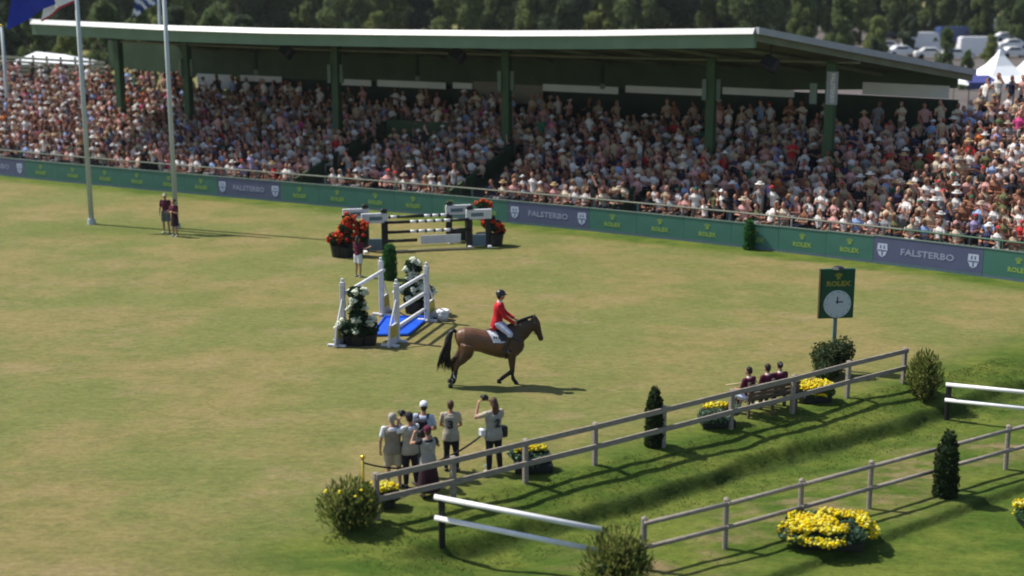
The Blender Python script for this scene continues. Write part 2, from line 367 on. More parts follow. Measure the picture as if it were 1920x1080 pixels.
# ------------------------------------------------------------------ grandstand
stand = empty('grandstand', SD(0, 8, 0), 0, 'long green roofed grandstand packed with spectators behind the advertising boards', 'grandstand')
def local(o): o.parent = stand; o.matrix_parent_inverse = Matrix.Translation(-Vector(stand.location)); return o
def strip(mb, Xa, Xb, n_, d0, d1, z0, z1, mi=0, z0b=None, z1b=None):
    """a box-sectioned strip along the stand: d0..d1 deep, z0..z1 high"""
    Xs = np.linspace(Xa, Xb, n_ + 1); vs = []; fs = []
    for X in Xs:
        zz0 = z0(X) if callable(z0) else z0; zz1 = z1(X) if callable(z1) else z1
        vs += [SD(X, d0, zz0), SD(X, d1, zz0), SD(X, d1, zz1), SD(X, d0, zz1)]
    for i in range(n_):
        k = i * 4
        for j in range(4): fs.append((k + j, k + (j + 1) % 4, k + 4 + (j + 1) % 4, k + 4 + j))
    fs += [(3, 2, 1, 0), tuple(n_ * 4 + j for j in range(4))]
    mb.add(vs, fs, mi)
XL, XRr = -47., 30.
NR, TD, D0, Z0 = 14, .85, 1.5, .42
def RSX(X): return float(np.interp(X, [-36, -15, 0, 9, 14, 20], [.24, .2, .196, .225, .252, .285]))
def rowd(i): return D0 + TD * i
def rowz(i, X=0.): return Z0 + RSX(X) * i
for i in range(18):
    m_ = MB(); xa, xb = (XL, XRr) if i < NR else (13.2, XRr)
    strip(m_, xa, xb, 44, rowd(i) - .42, rowd(i) + .43, (lambda X, i=i: max(rowz(i, X) - RSX(X) - .02, 0)), (lambda X, i=i: rowz(i, X))); local(m_.build('tier', 'concrete'))
# roof
XFL, XFR, XBR = Xfor(62, 1.8, 8.5), Xfor(1415, 1.8, 8.6), Xfor(1822, 14, 6.7)
XBL = XFL
def zf(u):
    X = XFL + (XFR - XFL) * u; p = SD(X, 1.8, 8.5); px = proj(p)[0]
    py = np.interp(px, [62, 145, 317, 500, 740, 960, 1120, 1250, 1415], [40.5, 44, 52, 57.5, 60.5, 62.5, 62, 60, 58])
    return ZAT(px, py, p[1])[2]
def zb(u): return 6.95 - .12 * u
def roofP(u, v, dz=0.):
    X = (XFL + (XFR - XFL) * u) * (1 - v) + (XBL + (XBR - XBL) * u) * v; z = zf(u) * (1 - v) + zb(u) * v
    p = SD(X, 1.8 + 12.3 * v, z + dz); return p
NU, NV = 40, 6
top = MB(); under = MB()
def grid(mb, dz, flip=False):
    vs = [roofP(i / NU, j / NV, dz) for j in range(NV + 1) for i in range(NU + 1)]
    fs = []
    for j in range(NV):
        for i in range(NU):
            q = (j * (NU + 1) + i, j * (NU + 1) + i + 1, (j + 1) * (NU + 1) + i + 1, (j + 1) * (NU + 1) + i); fs.append(q[::-1] if flip else q)
    mb.add(vs, fs)
grid(top, 0); local(top.build('roof', 'roof_top')); grid(under, -.16, True); local(under.build('soffit', 'roof_under'))
def edgebox(pts, h0, h1, off, th):
    """a board of height h0..h1 hung along a line, pushed out by off, th thick"""
    mb = MB(); vs = []; fs = []; k = len(pts)
    for i, p in enumerate(pts):
        t = pts[min(i + 1, k - 1)] - pts[max(i - 1, 0)]; nn = V(t[1], -t[0], 0); nn /= np.linalg.norm(nn)
        a = p + nn * off; c_ = p + nn * (off + th)
        vs += [a + V(0, 0, h0), c_ + V(0, 0, h0), c_ + V(0, 0, h1), a + V(0, 0, h1)]
    for i in range(k - 1):
        q = i * 4
        for j in range(4): fs.append((q + j, q + (j + 1) % 4, q + 4 + (j + 1) % 4, q + 4 + j))
    fs += [(3, 2, 1, 0), tuple((k - 1) * 4 + j for j in range(4))]; mb.add(vs, fs); return mb
fr = [roofP(i / NU, 0) for i in range(NU + 1)]; rt = [roofP(1, j / NV) for j in range(NV + 1)]; lt = [roofP(0, 1 - j / NV) for j in range(NV + 1)]; bk = [roofP(1 - i / NU, 1) for i in range(NU + 1)]

gt = edgebox(fr, -.12, .13, .0, .24)
for i in range(len(fr)): a_, b_ = gt.v[4 * i + 3], gt.v[4 * i + 2]; gt.v[4 * i + 2] = (a_[0] * .9 + b_[0] * .1, a_[1] * .9 + b_[1] * .1, a_[2])
local(gt.build('fascia_trim', 'roof_white')); local(edgebox(fr, -.72, -.123, -.2, .3).build('fascia', 'roof_green'))
local(edgebox(rt, -.12, .17, .0, .25).build('side_trim', 'roof_grey')); local(edgebox(rt, -.42, -.123, -.1, .12).build('side_fascia', 'roof_under'))
local(edgebox(lt, -.18, .17, .0, .25).build('side_trim', 'roof_grey')); local(edgebox(bk, -.18, .17, .0, .2).build('rear_trim', 'roof_grey'))
# rafters fanning under the roof and purlins
for i in range(1, 14):
    u = i / 14; m_ = MB(); a, c_ = roofP(u, .06, -.3), roofP(u, .97, -.3)
    m_.tube([a, c_], [(.07, .13)] * 2, 4, side=(1, 0, 0)); local(m_.build('rafter', 'roof_under'))
m_ = MB(); m_.tube([roofP(i / NU, .47, -.5) for i in range(NU + 1)], .06, 6); local(m_.build('pipe', 'rail'))
# columns
for px in (222, 350, 630, 950, 1335, 1559):
    X = Xfor(px, 7.6, 6.5); zt = 8.5 - 1.55 * .47 - .25; p = SD(X, 7.6, 0); p2 = SD(X + .01, 7.6, 0); rz = math.atan2(p2[1] - p[1], p2[0] - p[0])
    m_ = MB(); m_.box((p[0], p[1], zt / 2), (.44, .44, zt), rz, bev=.03); c_ = local(m_.build('column', 'col_green'))
    if px == 1559:
        m_ = MB(); m_.box((p[0] - .03, p[1] - .3, 6.35), (.52, .1, 1.5), rz); sg = local(m_.build('column_sign', 'roof_grey'))
        tm = textmesh('FALSTERBO', .26, .004, .008); o = link('lettering', tm, 'light_panel'); o.matrix_world = Matrix.Translation((p[0] - .03, p[1] - .36, 6.35)) @ Matrix.Rotation(rz, 4, 'Z') @ Matrix.Rotation(R(90), 4, 'X') @ Matrix.Rotation(R(-90), 4, 'Z'); local(o)
        q = MB(); q.box((p[0] - .75, p[1] + .3, 6.05), (.34, .1, .95), rz); local(q.build('bracket_panel', 'haunch'))
    elif px > 300:
        for dx in (-.36, .3):
            q = MB(); q.box((p[0] + dx, p[1] - .1, 6.0), (.2, .16, 1.0), rz); local(q.build('bracket_panel', 'haunch'))
for px in (480, 783, 1130):
    X = Xfor(px, 10.5, 6.2); p = SD(X, 10.5, 0); m_ = MB(); m_.box((p[0], p[1], 6.4), (.22, .15, 1.2)); h_ = local(m_.build('hanger', 'wall_dark')); m_ = MB(); m_.box((p[0], p[1], 5.65), (.26, .2, .28), bev=.03); local(m_.build('lamp_housing', 'haunch'))
# rear wall, with its pale strip panels
XWL, XWR = Xfor(205, 13.8, 6), Xfor(1795, 13.8, 6)
def yz(px, py, d=13.8):
    X = Xfor(px, d, 6); p = SD(X, d, 6); return X, ZAT(px, py, p[1])[2]
def wallz(X): 
    p = SD(X, 13.8, 5.5); px = proj(p)[0]; return float(ZAT(px, np.interp(px, [205, 350, 440, 640, 950, 1340, 1600, 1800], [126, 139, 144, 151, 161, 169, 168, 165]), p[1])[2])
m_ = MB(); strip(m_, XWL, XWR, 30, 13.7, 13.85, wallz, 6.95); local(m_.build('upper_wall', 'wall_green'))
m_ = MB(); strip(m_, XWL - 8, Xfor(449, 13.9, 5), 12, 14.0, 14.1, 0, 3.7); local(m_.build('lower_wall', 'wall_dark'))
m_ = MB(); strip(m_, Xfor(450, 13.9, 5), XWR, 30, 14.0, 14.1, 0, 5.5); local(m_.build('lower_wall', 'wall_dark'))
for (pa, pb, ya, yb) in ((372, 438, 138, 165), (453, 530, 141, 152), (638, 698, 148, 159), (710, 838, 151, 163), (852, 888, 154, 165), (1021, 1162, 159, 172), (1176, 1322, 162, 175), (1358, 1492, 165, 178), (1620, 1782, 156, 179)):
    xa, z1 = yz(pa, (ya + 0)); xb, z1b = yz(pb, ya + 2); _, z0 = yz((pa + pb) / 2, yb + 1); print('panel', pa, xa, xb, z0, z1, z1b)
    m_ = MB(); strip(m_, xa, xb, 4, 13.6, 13.68, z0, (z1 + z1b) / 2); local(m_.build('pale_panel', 'light_panel'))
for (pa, pb, ya, yb) in ((890, 945, 152, 200), (962, 1020, 158, 200)):
    xa, z1 = yz(pa, ya); xb, _ = yz(pb, ya); m_ = MB(); strip(m_, xa, xb, 3, 13.62, 13.68, 4.2, z1); local(m_.build('tan_panel', 'tan'))
# aisle side walls running up between the seating blocks, and the box front
for px, dd in ((556, (.9, 11.2)), (845, (.9, 7.5)), (1150, (.9, 3.2))):
    X = Xfor(px, 1, .8); pts = [SD(X + .0, d, rowz((d - D0) / TD, X) + .82) for d in np.linspace(*dd, 8)]
    m_ = MB(); vs = []; fs = []
    for p in pts: vs += [p + V(-.06, 0, -.9), p + V(.06, 0, -.9), p + V(.06, 0, .05), p + V(-.06, 0, .05)]
    for i in range(7):
        for j in range(4): fs.append((i * 4 + j, i * 4 + (j + 1) % 4, i * 4 + 4 + (j + 1) % 4, i * 4 + 4 + j))
    fs += [(3, 2, 1, 0), (28, 29, 30, 31)]; m_.add(vs, fs); local(m_.build('aisle_wall', 'wall_green'))
xa = Xfor(556, 1, .8); xv = xa + .15; m_ = MB(); strip(m_, xv, xv + 3.8, 4, 9.55, 9.7, rowz(9, xv) + .1, rowz(10, xv) + .95); local(m_.build('box_front', 'wall_green'))
AISLES = [(Xfor(556, 1, .8) + .1, 1.6, 11.5), (Xfor(845, 1, .8) + .1, 1.4, 7.8), (Xfor(1150, 1, .8) + .1, .9, 3.6)]

# grey slatted railing at the back of the open left block
rl = empty('back_railing', SD(-33, 13.6, 3.5), 0, 'grey slatted railing behind the open left seating block', 'railing')
def relp(o, root): o.parent = root; o.matrix_parent_inverse = (Matrix.Translation(Vector(root.location)) @ Matrix.Rotation(root.rotation_euler[2], 4, 'Z')).inverted(); return o
for k in range(5):
    m_ = MB(); strip(m_, -47, XWL, 8, 13.4, 13.46, 4.35 + .28 * k, 4.52 + .28 * k); relp(m_.build('slat', 'rail'), rl)
for X in np.linspace(-47, XWL - .1, 10):
    m_ = MB(); m_.box(tuple(SD(X, 13.5, 4.6)), (.12, .1, 2.4)); relp(m_.build('post', 'wall_dark'), rl)

# front hand rail behind the boards
hr = empty('hand_rail', SD(0, .8, 0), 0, 'metal tube hand rail in front of the first row of spectators', 'hand rail')
Xm = Xfor(1690, .8, 1.3)
for xa, xb, mm in ((XL, Xm, 'rail'), (Xm, XRr, 'rail_green')):
    m_ = MB(); m_.tube([SD(X, .8, 1.36) for X in np.linspace(xa, xb, 40)], .04, 6); relp(m_.build('tube_rail', mm), hr)
for X in np.arange(XL + 1, XRr, 1.9):
    m_ = MB(); m_.box(tuple(SD(X, .8, .66)), (.09, .07, 1.32)); relp(m_.build('post', 'haunch' if X < Xm else 'rail_green'), hr)

# loudspeakers under the roof edge
for i, (px, py) in enumerate(((537, 97), (858, 104), (1444, 120))):
    X = Xfor(px, 3.6, 7.4); Y = SD(X, 3.6)[1]; p = ZAT(px, py, Y)
    sp = empty('loudspeaker', p, R(-25), ['black loudspeaker hung under the roof left of the middle bays', 'black loudspeaker hung under the roof above the black and white jump', 'large black loudspeaker hung near the right roof corner'][i], 'loudspeaker', 'loudspeakers under the stand roof')
    T = Matrix.Rotation(R(-28), 4, 'X') @ Matrix.Rotation(R(25), 4, 'Y')
    m_ = MB(); m_.box((0, 0, 0), (.75, .5, .6), T=T, bev=.05); m_.build('cabinet', 'camera_black', sp)
    m_ = MB(); m_.box((0, -.26, 0), (.62, .03, .5), T=T); m_.build('grille', 'pot', sp); m_ = MB(); m_.tube([(0, 0, .2), (0, .1, .9)], .03, 6); m_.build('bracket', 'wall_dark', sp)

# ------------------------------------------------------------------ advertising boards
def crown(mb, cx, cz, sz):
    for a in (-48, -24, 0, 24, 48):
        x, z = cx + math.sin(R(a)) * sz, cz + math.cos(R(a)) * sz - sz * .2
        mb.add([(cx + math.sin(R(a)) * sz * .2 - .012, 0, cz - sz * .3), (cx + math.sin(R(a)) * sz * .2 + .02, 0, cz - sz * .3), (x + .015, 0, z), (x - .015, 0, z)], [(0, 1, 2, 3)])
        mb.add([(x + .03 * math.cos(k * math.pi / 3), -.001, z + .03 * math.sin(k * math.pi / 3)) for k in range(6)], [tuple(range(6))])
    mb.box((cx, 0, cz - sz * .45), (sz * 1.0, .004, sz * .28))
tROLEX = textmesh('ROLEX', .25, .003, .012, 1.0, 1.05); tFAL = textmesh('FALSTERBO', .36, .003, .008, .93, 1.02)
def board(pa, pb, kind, label, grp):
    Xa, Xb = Xfor(pa, 0, 0), Xfor(pb, 0, 0); a, b_ = SD(Xa, 0), SD(Xb, 0); L = float(np.linalg.norm(b_ - a)); rz = math.atan2(b_[1] - a[1], b_[0] - a[0])
    h = float(np.interp((pa + pb) / 2, [0, 1450, 1700, 2000], [1.04, 1.05, 1.12, 1.13]))
    e = empty('advertising_board', (a + b_) / 2, rz, label, 'advertising board', grp)
    m_ = MB(); m_.box((0, .04, h / 2 + .06), (L - .012, .07, h - .12)); m_.build('panel', 'green_board' if kind == 'g' else 'blue_board', e)
    m_ = MB(); m_.box((0, .03, .065), (L - .012, .05, .13)); m_.build('base_strip', 'strip', e)
    m_ = MB(); m_.box((0, .04, h + .02), (L - .012, .1, .035)); m_.build('top_trim', 'haunch', e)
    if kind == 'g':
        o = link('lettering', tROLEX, 'logo_yellow', e); o.location = (0, 0, .38 * h); o.rotation_euler = (R(90), 0, 0)
        m_ = MB(); crown(m_, 0, .7 * h, .16); o = m_.build('crown_emblem', 'logo_yellow', e); o.location = (0, -.004, 0)
    else:
        k = L / 4.1
        o = link('lettering', tFAL, 'logo_white', e); o.location = (0, 0, .52 * h); o.rotation_euler = (R(90), 0, 0); o.scale = (k * 1.15, 1, 1)
        for sx in (-1, 1):
            m_ = MB(); x0 = sx * L * .415; q = [(-.2, .26), (.2, .26), (.22, .0), (.13, -.22), (0, -.3), (-.13, -.22), (-.22, 0)]
            m_.add([(x0 + x_, 0, .53 * h + z_) for x_, z_ in q], [tuple(range(7))]); o = m_.build('crest', 'crest_white', e); o.location = (0, -.003, 0)
            m_ = MB(); m_.box((x0, 0, .53 * h - .03), (.38, .002, .045)); m_.box((x0, 0, .53 * h - .15), (.05, .002, .18)); m_.box((x0 - .07, 0, .53 * h + .12), (.05, .002, .14)); m_.box((x0 + .07, 0, .53 * h + .12), (.05, .002, .14))
            s_ = m_.build('crest_mark', 'crest_blue', o); s_.location = (0, -.003, 0)
ordw = ['first', 'second', 'third', 'fourth', 'fifth', 'sixth', 'seventh', 'eighth']
GB = 'green boards with yellow crown logo along the stand'; BB = 'dark blue boards with white lettering'
board(-66, 48, 'b', 'dark blue board with white lettering cut by the left edge of the picture', BB)
for k in range(6): board(48 + 60 * k, 48 + 60 * (k + 1), 'g', f'{ordw[k]} green crown logo board right of the leftmost blue board', GB)
board(408, 527, 'b', 'dark blue board with white lettering right of the two stewards', BB)
for k in range(6): board(527 + 425.5 / 6 * k, 527 + 425.5 / 6 * (k + 1), 'g', f'{ordw[k]} green crown logo board left of the middle blue board, counted from the left', GB)
board(952.5, 1104, 'b', 'dark blue board with white lettering right of the black and white jump', BB)
for k in range(6): board(1104 + 532 / 6 * k, 1104 + 532 / 6 * (k + 1), 'g', f'{ordw[k]} green crown logo board right of the middle blue board', GB)
board(1636, 1841, 'b', 'large dark blue board with white lettering behind the green clock sign', BB)
board(1841, 1975, 'g', 'green crown logo board cut by the right edge of the picture', GB)
for k in range(3): board(1975 + 115 * k, 2090 + 115 * k, 'g', f'green crown logo board past the right edge of the picture, {ordw[k]} one', GB)

# ------------------------------------------------------------------ crowd
def spect_variant(kind, hat, arms, hair):
    """seated or standing onlooker facing -Y; returns verts, faces, slots: 0 skin 1 top 2 legs 3 hair 4 hat 5 shoe"""
    mb = MB(); st = kind == 'stand'; pz = .92 if st else .47; tw = 1.
    mb.tube([(0, .0, pz - .08), (0, .02, pz + .18), (0, .0, pz + .4), (0, .02, pz + .5), (0, 0, pz + .56)], [(.17, .12), (.155, .11), (.205, .12), (.15, .09), (.06, .055)], 8, side=(1, 0, 0), mi=1)
    hz = pz + .7; mb.tube([(0, 0, pz + .5), (0, -.01, hz - .04)], .055, 6, mi=0)
    mb.ell((0, -.02, hz), (.08, .1, .118), 8, 6, mi=0)
    if hair == 'long': mb.ell((0, .025, hz - .01), (.1, .1, .15), 8, 5, mi=3); mb.tube([(0, .07, hz), (0, .1, hz - .2)], [(.09, .05), (.07, .04)], 6, side=(1, 0, 0), mi=3)
    else: mb.ell((0, .018, hz + .03), (.09, .1, .11), 8, 5, mi=3)
    if hat == 'cap': mb.ell((0, .0, hz + .045), (.1, .115, .09), 8, 4, mi=4, cut=2); mb.box((0, -.15, hz + .06), (.13, .11, .02), mi=4)
    if hat == 'brim': mb.tube([(0, 0, hz + .05), (0, 0, hz + .075)], [.19, .18], 10, mi=4); mb.tube([(0, 0, hz + .07), (0, 0, hz + .17)], [.1, .085], 8, mi=4)
    for s in (-1, 1):
        sh = V(s * .2, 0, pz + .43)
        if arms == 'lap': el, wr = sh + V(s * .05, -.05, -.27), V(s * .1, -.34, pz + .12)
        elif arms == 'down': el, wr = sh + V(s * .05, .03, -.28), sh + V(s * .06, -.05, -.52)
        elif arms == 'up' and s == 1: el, wr = sh + V(.1, -.22, -.05), V(.09, -.2, hz + .05)
        elif arms == 'clap': el, wr = sh + V(s * .06, -.12, -.24), V(s * .04, -.38, pz + .35)
        else: el, wr = sh + V(s * .05, -.1, -.26), V(s * .06, -.35, pz + .2)
        mid = sh + (el - sh) * .5
        mb.tube([sh, mid], [.06, .052], 6, mi=1); mb.tube([mid, el, wr], [.05, .047, .036], 6, mi=0); mb.ell(wr, (.04, .045, .04), 6, 4, mi=0)
        hp = V(s * .09, 0, pz)
        if st: kn, an = hp + V(0, -.02, -.44), V(s * .1, .02, .06)
        else: kn, an = hp + V(s * .03, -.42, .02), V(s * .11, -.42, .06)
        mb.tube([hp, kn, an], [.088, .066, .045], 6, mi=2); mb.ell(an + V(0, -.07, -.02), (.045, .12, .045), 6, 4, mi=5)
    fs = mb.f; v = np.array(mb.v)
    q = [f for f in fs]; return v, q, np.array(mb.mi)
VAR = []
for kind in ('sit', 'stand'):
    for hat in ('none', 'none', 'none', 'none', 'cap', 'brim'):
        for arms in (('lap', 'clap', 'up', 'rest') if kind == 'sit' else ('down', 'clap', 'up')):
            for hair in ('short', 'long'): VAR.append((kind, hat, arms, hair, spect_variant(kind, hat, arms, hair)))
SKIN = [(.42, .21, .15), (.48, .26, .19), (.3, .13, .08), (.4, .19, .12), (.22, .1, .06)]
TOPC = {'white': (.64, .6, .56), 'cream': (.56, .46, .34), 'pale pink': (.54, .29, .26), 'pale blue': (.27, .36, .55), 'navy': (.035, .035, .075), 'black': (.02, .02, .022), 'beige': (.4, .3, .2), 'red': (.42, .03, .03),
        'bright pink': (.5, .06, .2), 'grey': (.22, .22, .23), 'olive': (.13, .13, .06), 'brown': (.2, .09, .055), 'lilac': (.34, .28, .45), 'orange': (.55, .16, .04), 'green': (.03, .14, .08), 'striped white': (.56, .5, .48)}
TW = np.array([20, 8, 14, 4, 7, 10, 9, 1.3, 1.6, 6, 3, 9, 2.5, .5, 1.2, 5]); TW = TW / TW.sum(); TN = list(TOPC)
HAIRN = {'dark hair': (.025, .015, .012), 'brown hair': (.09, .045, .025), 'blonde hair': (.4, .27, .12), 'grey hair': (.35, .33, .31), 'auburn hair': (.14, .045, .02)}
HATN = {'straw hat': (.42, .3, .16), 'white hat': (.66, .64, .6), 'white cap': (.7, .7, .7), 'navy cap': (.03, .04, .1), 'red cap': (.42, .04, .04), 'beige hat': (.42, .35, .26), 'black cap': (.02, .02, .02), 'green cap': (.03, .14, .07)}
LEGC = [(.03, .035, .06), (.02, .02, .02), (.25, .18, .13), (.3, .17, .13), (.08, .07, .08), (.4, .38, .36), (.3, .17, .12)]
def zone(px):
    for lim, nm in ((100, 'at far left edge'), (250, 'behind left flagpole'), (408, 'beyond the two stewards'), (527, 'above left blue board'), (640, 'left of red flowers'), (800, 'behind the striped poles'), (952, 'behind right jump wings'),
                    (1028, 'above middle blue board'), (1104, "above middle board's right half"), (1240, 'right of middle blue board'), (1320, 'left of board hedge'), (1390, 'just left of board hedge'), (1445, 'just right of board hedge'), (1500, 'right of board hedge'), (1560, 'above the clock sign'), (1636, 'left of right blue board'), (1740, "above right board's left half"), (1841, "above right board's right half")):
        if px < lim: return nm
    return 'at far right edge'
rown = ['front', 'second', 'third', 'fourth', 'fifth', 'sixth', 'seventh', 'eighth', 'ninth', 'tenth', 'eleventh', 'twelfth', 'thirteenth', 'top', 'fifteenth', 'sixteenth', 'seventeenth', 'eighteenth']
P = []
for i in range(18):
    X = XL + .3 + rng.uniform(0, .4) if i < NR else 13.6
    while X < XRr - .5:
        X += rng.uniform(.40, .56); d = rowd(i) + rng.normal(0, .06)
        if rng.random() < (.2 if i == NR - 1 else .045): continue
        if i == NR - 1 and 1160 < proj(SD(X, rowd(i), 4))[0] < 1250: continue
        if any(a < X < a + wd and d < dm for a, wd, dm in AISLES): continue
        if xv < X < xv + 3.8 and 7.9 < d < 9.6: continue
        p = SD(X, d, rowz(i, X)); px, py, zc = proj(p + V(0, 0, 1.1))
        if px < -40 or px > 2300: continue
        P.append((zc, i, X, p, px))
P.sort(key=lambda q: q[0] + .45 * q[1] + (1000 if q[4] > 1915 or q[4] < 5 else 0)); used = set(); mass_v = []; mass_f = []; mass_c = []; off = 0
for k, (zc, i, X, p, px) in enumerate(P):
    stand_p = .9 if i == NR - 1 and X < 14 or i == 17 else (.05 if i > 0 else .15)
    kind = 'stand' if rng.random() < stand_p else 'sit'
    for _ in range(60):
        tn = TN[rng.choice(len(TN), p=TW)]; var = VAR[rng.integers(len(VAR))]
        if var[0] != kind: continue
        hn = list(HAIRN)[rng.choice(5, p=[.3, .3, .18, .16, .06])]
        if var[1] == 'none': head = hn; hc = (0, 0, 0)
        else:
            opts = [h for h in HATN if ('cap' in h) == (var[1] == 'cap')]; head = opts[rng.integers(len(opts))]; hc = HATN[head]
        lab = f'{"standing" if kind == "stand" else "seated"} spectator in {tn} top with {head}, {rown[i]} row {zone(px)}'
        if k >= 300 or lab not in used: used.add(lab); break
    vv_, ff_, ss_ = var[4]; pal = np.array([SKIN[rng.integers(5)], TOPC[tn], LEGC[rng.integers(7)], HAIRN[hn], hc, (.1, .08, .07)]) * rng.uniform(.85, 1.12)
    rz = math.atan2(bslope(X), 1) + rng.normal(-.12, .22); s_ = rng.uniform(.98, 1.14); ca, sa = math.cos(rz) * s_, math.sin(rz) * s_
    tx, ty = rng.normal(-.06 if kind == 'sit' else 0, .12), rng.normal(0, .09)
    piv = .45 if kind == 'sit' else .9
    vv_ = vv_.copy(); up_ = np.clip(vv_[:, 2] - piv, 0, 2); vv_[:, 1] += up_ * tx; vv_[:, 0] += up_ * ty; vv_[:, 0] *= rng.uniform(.9, 1.18)
    if k < 300:
        me = bpy.data.meshes.new('spectator'); me.from_pydata(vv_.tolist(), [], ff_); me.materials.append(M['people'])
        ln = np.array([len(f) for f in ff_]); set_col(me, np.repeat(pal[ss_], ln, axis=0)); o = bpy.data.objects.new('spectator', me); col.objects.link(o)
        o.location = p; o.rotation_euler = (0, 0, rz); o.scale = (s_,) * 3; tag(o, lab, 'spectator', 'spectators in the grandstand')
    else:
        w_ = np.column_stack([p[0] + vv_[:, 0] * ca - vv_[:, 1] * sa, p[1] + vv_[:, 0] * sa + vv_[:, 1] * ca, p[2] + vv_[:, 2] * s_])
        mass_v.append(w_); mass_f.append((ff_, off)); off += len(w_); mass_c.append(np.repeat(pal[ss_], [len(f) for f in ff_], axis=0))
me = bpy.data.meshes.new('crowd'); me.from_pydata(np.concatenate(mass_v).tolist(), [], [tuple(o_ + q for q in f) for ff_, o_ in mass_f for f in ff_])
me.materials.append(M['people']); set_col(me, np.concatenate(mass_c)); o = bpy.data.objects.new('crowd', me); col.objects.link(o)
tag(o, 'dense crowd of spectators filling the upper rows of the stand', kind='stuff')
print('crowd', len(P))

# ------------------------------------------------------------------ flagpoles and flags
def pole(px, py, hgt_, r, label, base=None):
    p = G(px, py) if base is None else base
    e = empty('flagpole', p, 0, label, 'flagpole', 'white flagpoles'); m_ = MB(); m_.tube([(0, 0, -.1), (0, 0, hgt_)], [r, r * .75], 12); m_.build('pole', 'pole', e, True)
    m_ = MB(); m_.ell((0, 0, hgt_ + .06), (.1, .1, .1)); m_.build('finial', 'gold', e, True)
    m_ = MB(); m_.tube([(0, 0, 0), (0, 0, .25)], [r * 1.7, r * 1.5], 10); m_.build('base_collar', 'pole', e); return p
def flag(name_label, p, z1, z0, L, drop, fn, mats, amp=.18):
    """hoist edge on the pole from z0 to z1, flying to -X and sagging by drop"""
    nu_, nv_ = 22, 10; mb = MB(); vs = []
    for th in (0, .012):
        for j in range(nv_ + 1):
            for i in range(nu_ + 1):
                u, v = i / nu_, j / nv_; ph = u * 9 + v * 1.4
                x = -.1 - L * u * (1 - .15 * math.sin(ph) * .3) - .1 * v * u; y = amp * math.sin(ph) * (.3 + u) + th; z = z1 + (z0 - z1) * v - drop * u ** 1.3 + .05 * math.sin(ph + 1) * u
                vs.append((x, y, z))
    N = (nu_ + 1) * (nv_ + 1); fs = []; mi = []
    for s in (0, 1):
        for j in range(nv_):
            for i in range(nu_):
                q = [s * N + j * (nu_ + 1) + i, s * N + j * (nu_ + 1) + i + 1, s * N + (j + 1) * (nu_ + 1) + i + 1, s * N + (j + 1) * (nu_ + 1) + i]; fs.append(tuple(q if s else q[::-1])); mi.append(fn(i / nu_, j / nv_))
    mb.add(vs, fs); mb.mi = mi; o = mb.build('flag', mats, None, True, Vector(p)); tag(o, name_label, 'flag'); return o
p1 = pole(172, 420, 12.6, .125, 'white flagpole on the grass left of the two stewards')
flag('plain royal blue flag flying left at the top left corner', p1, 11.9, 10.4, 2.9, 1.35, lambda u, v: 0, ['flag_blue'])
flag('white flag with red edge flying from the left flagpole', p1 + V(0, -.08, 0), 11.2, 10.2, 1.35, .8, lambda u, v: 1 if v > .82 or v < .2 else 0, ['flag_white', 'flag_red'])
p2 = pole(331, 428, 12.8, .12, 'tall white flagpole rising behind the two stewards')
b3 = ZAT(289, 0, 96); p3 = pole(0, 0, 12.4, .13, 'white flagpole standing behind the stand roof', V(b3[0] + .3, 96, 0))
flag('dark blue flag with slanting white bands behind the stand roof', p3, 10.9, 9.4, 1.5, .9, lambda u, v: 1 if (u * 3 + v * 2) % 1 < .42 else 0, ['flag_navy', 'flag_white'])
b4 = ZAT(3, 50, 92); pole(0, 0, float(b4[2]), .13, 'pale pole at the left edge behind the railing', V(b4[0], 92, 0))

# ------------------------------------------------------------------ people
def rotx(p, a, o=V(0, 0, 0)): q = p - o; c, s = math.cos(a), math.sin(a); return o + V(q[0], q[1] * c + q[2] * s, -q[1] * s + q[2] * c)
def hand(mb, wr, d, up, s, curl=.5, r=1.):
    """palm and five bent fingers; d = pointing direction, up = back-of-hand normal"""
    d = d / np.linalg.norm(d); up = up - d * np.dot(up, d); up /= np.linalg.norm(up) + 1e-9; sd = np.cross(d, up) * s
    pc = wr + d * .05 * r; mb.tube([wr - d * .02, wr + d * .02, wr + d * .085], [(.026, .02), (.04, .017), (.04, .014)], 6, side=sd)
    for k, ln in enumerate((.068, .078, .074, .058)):
        b0 = wr + d * .08 + sd * (.03 - .02 * k); d1 = d * math.cos(curl) - up * math.sin(curl); d2 = d * math.cos(curl * 2.2) - up * math.sin(curl * 2.2)
        mb.tube([b0, b0 + d1 * ln * .5, b0 + d1 * ln * .5 + d2 * ln * .5], [.0095, .009, .007], 5)
    b0 = wr + d * .03 + sd * .035; mb.tube([b0 - sd * .01, b0 + sd * .03 + d * .03, b0 + sd * .03 + d * .065 - up * .015], [.013, .011, .009], 5)
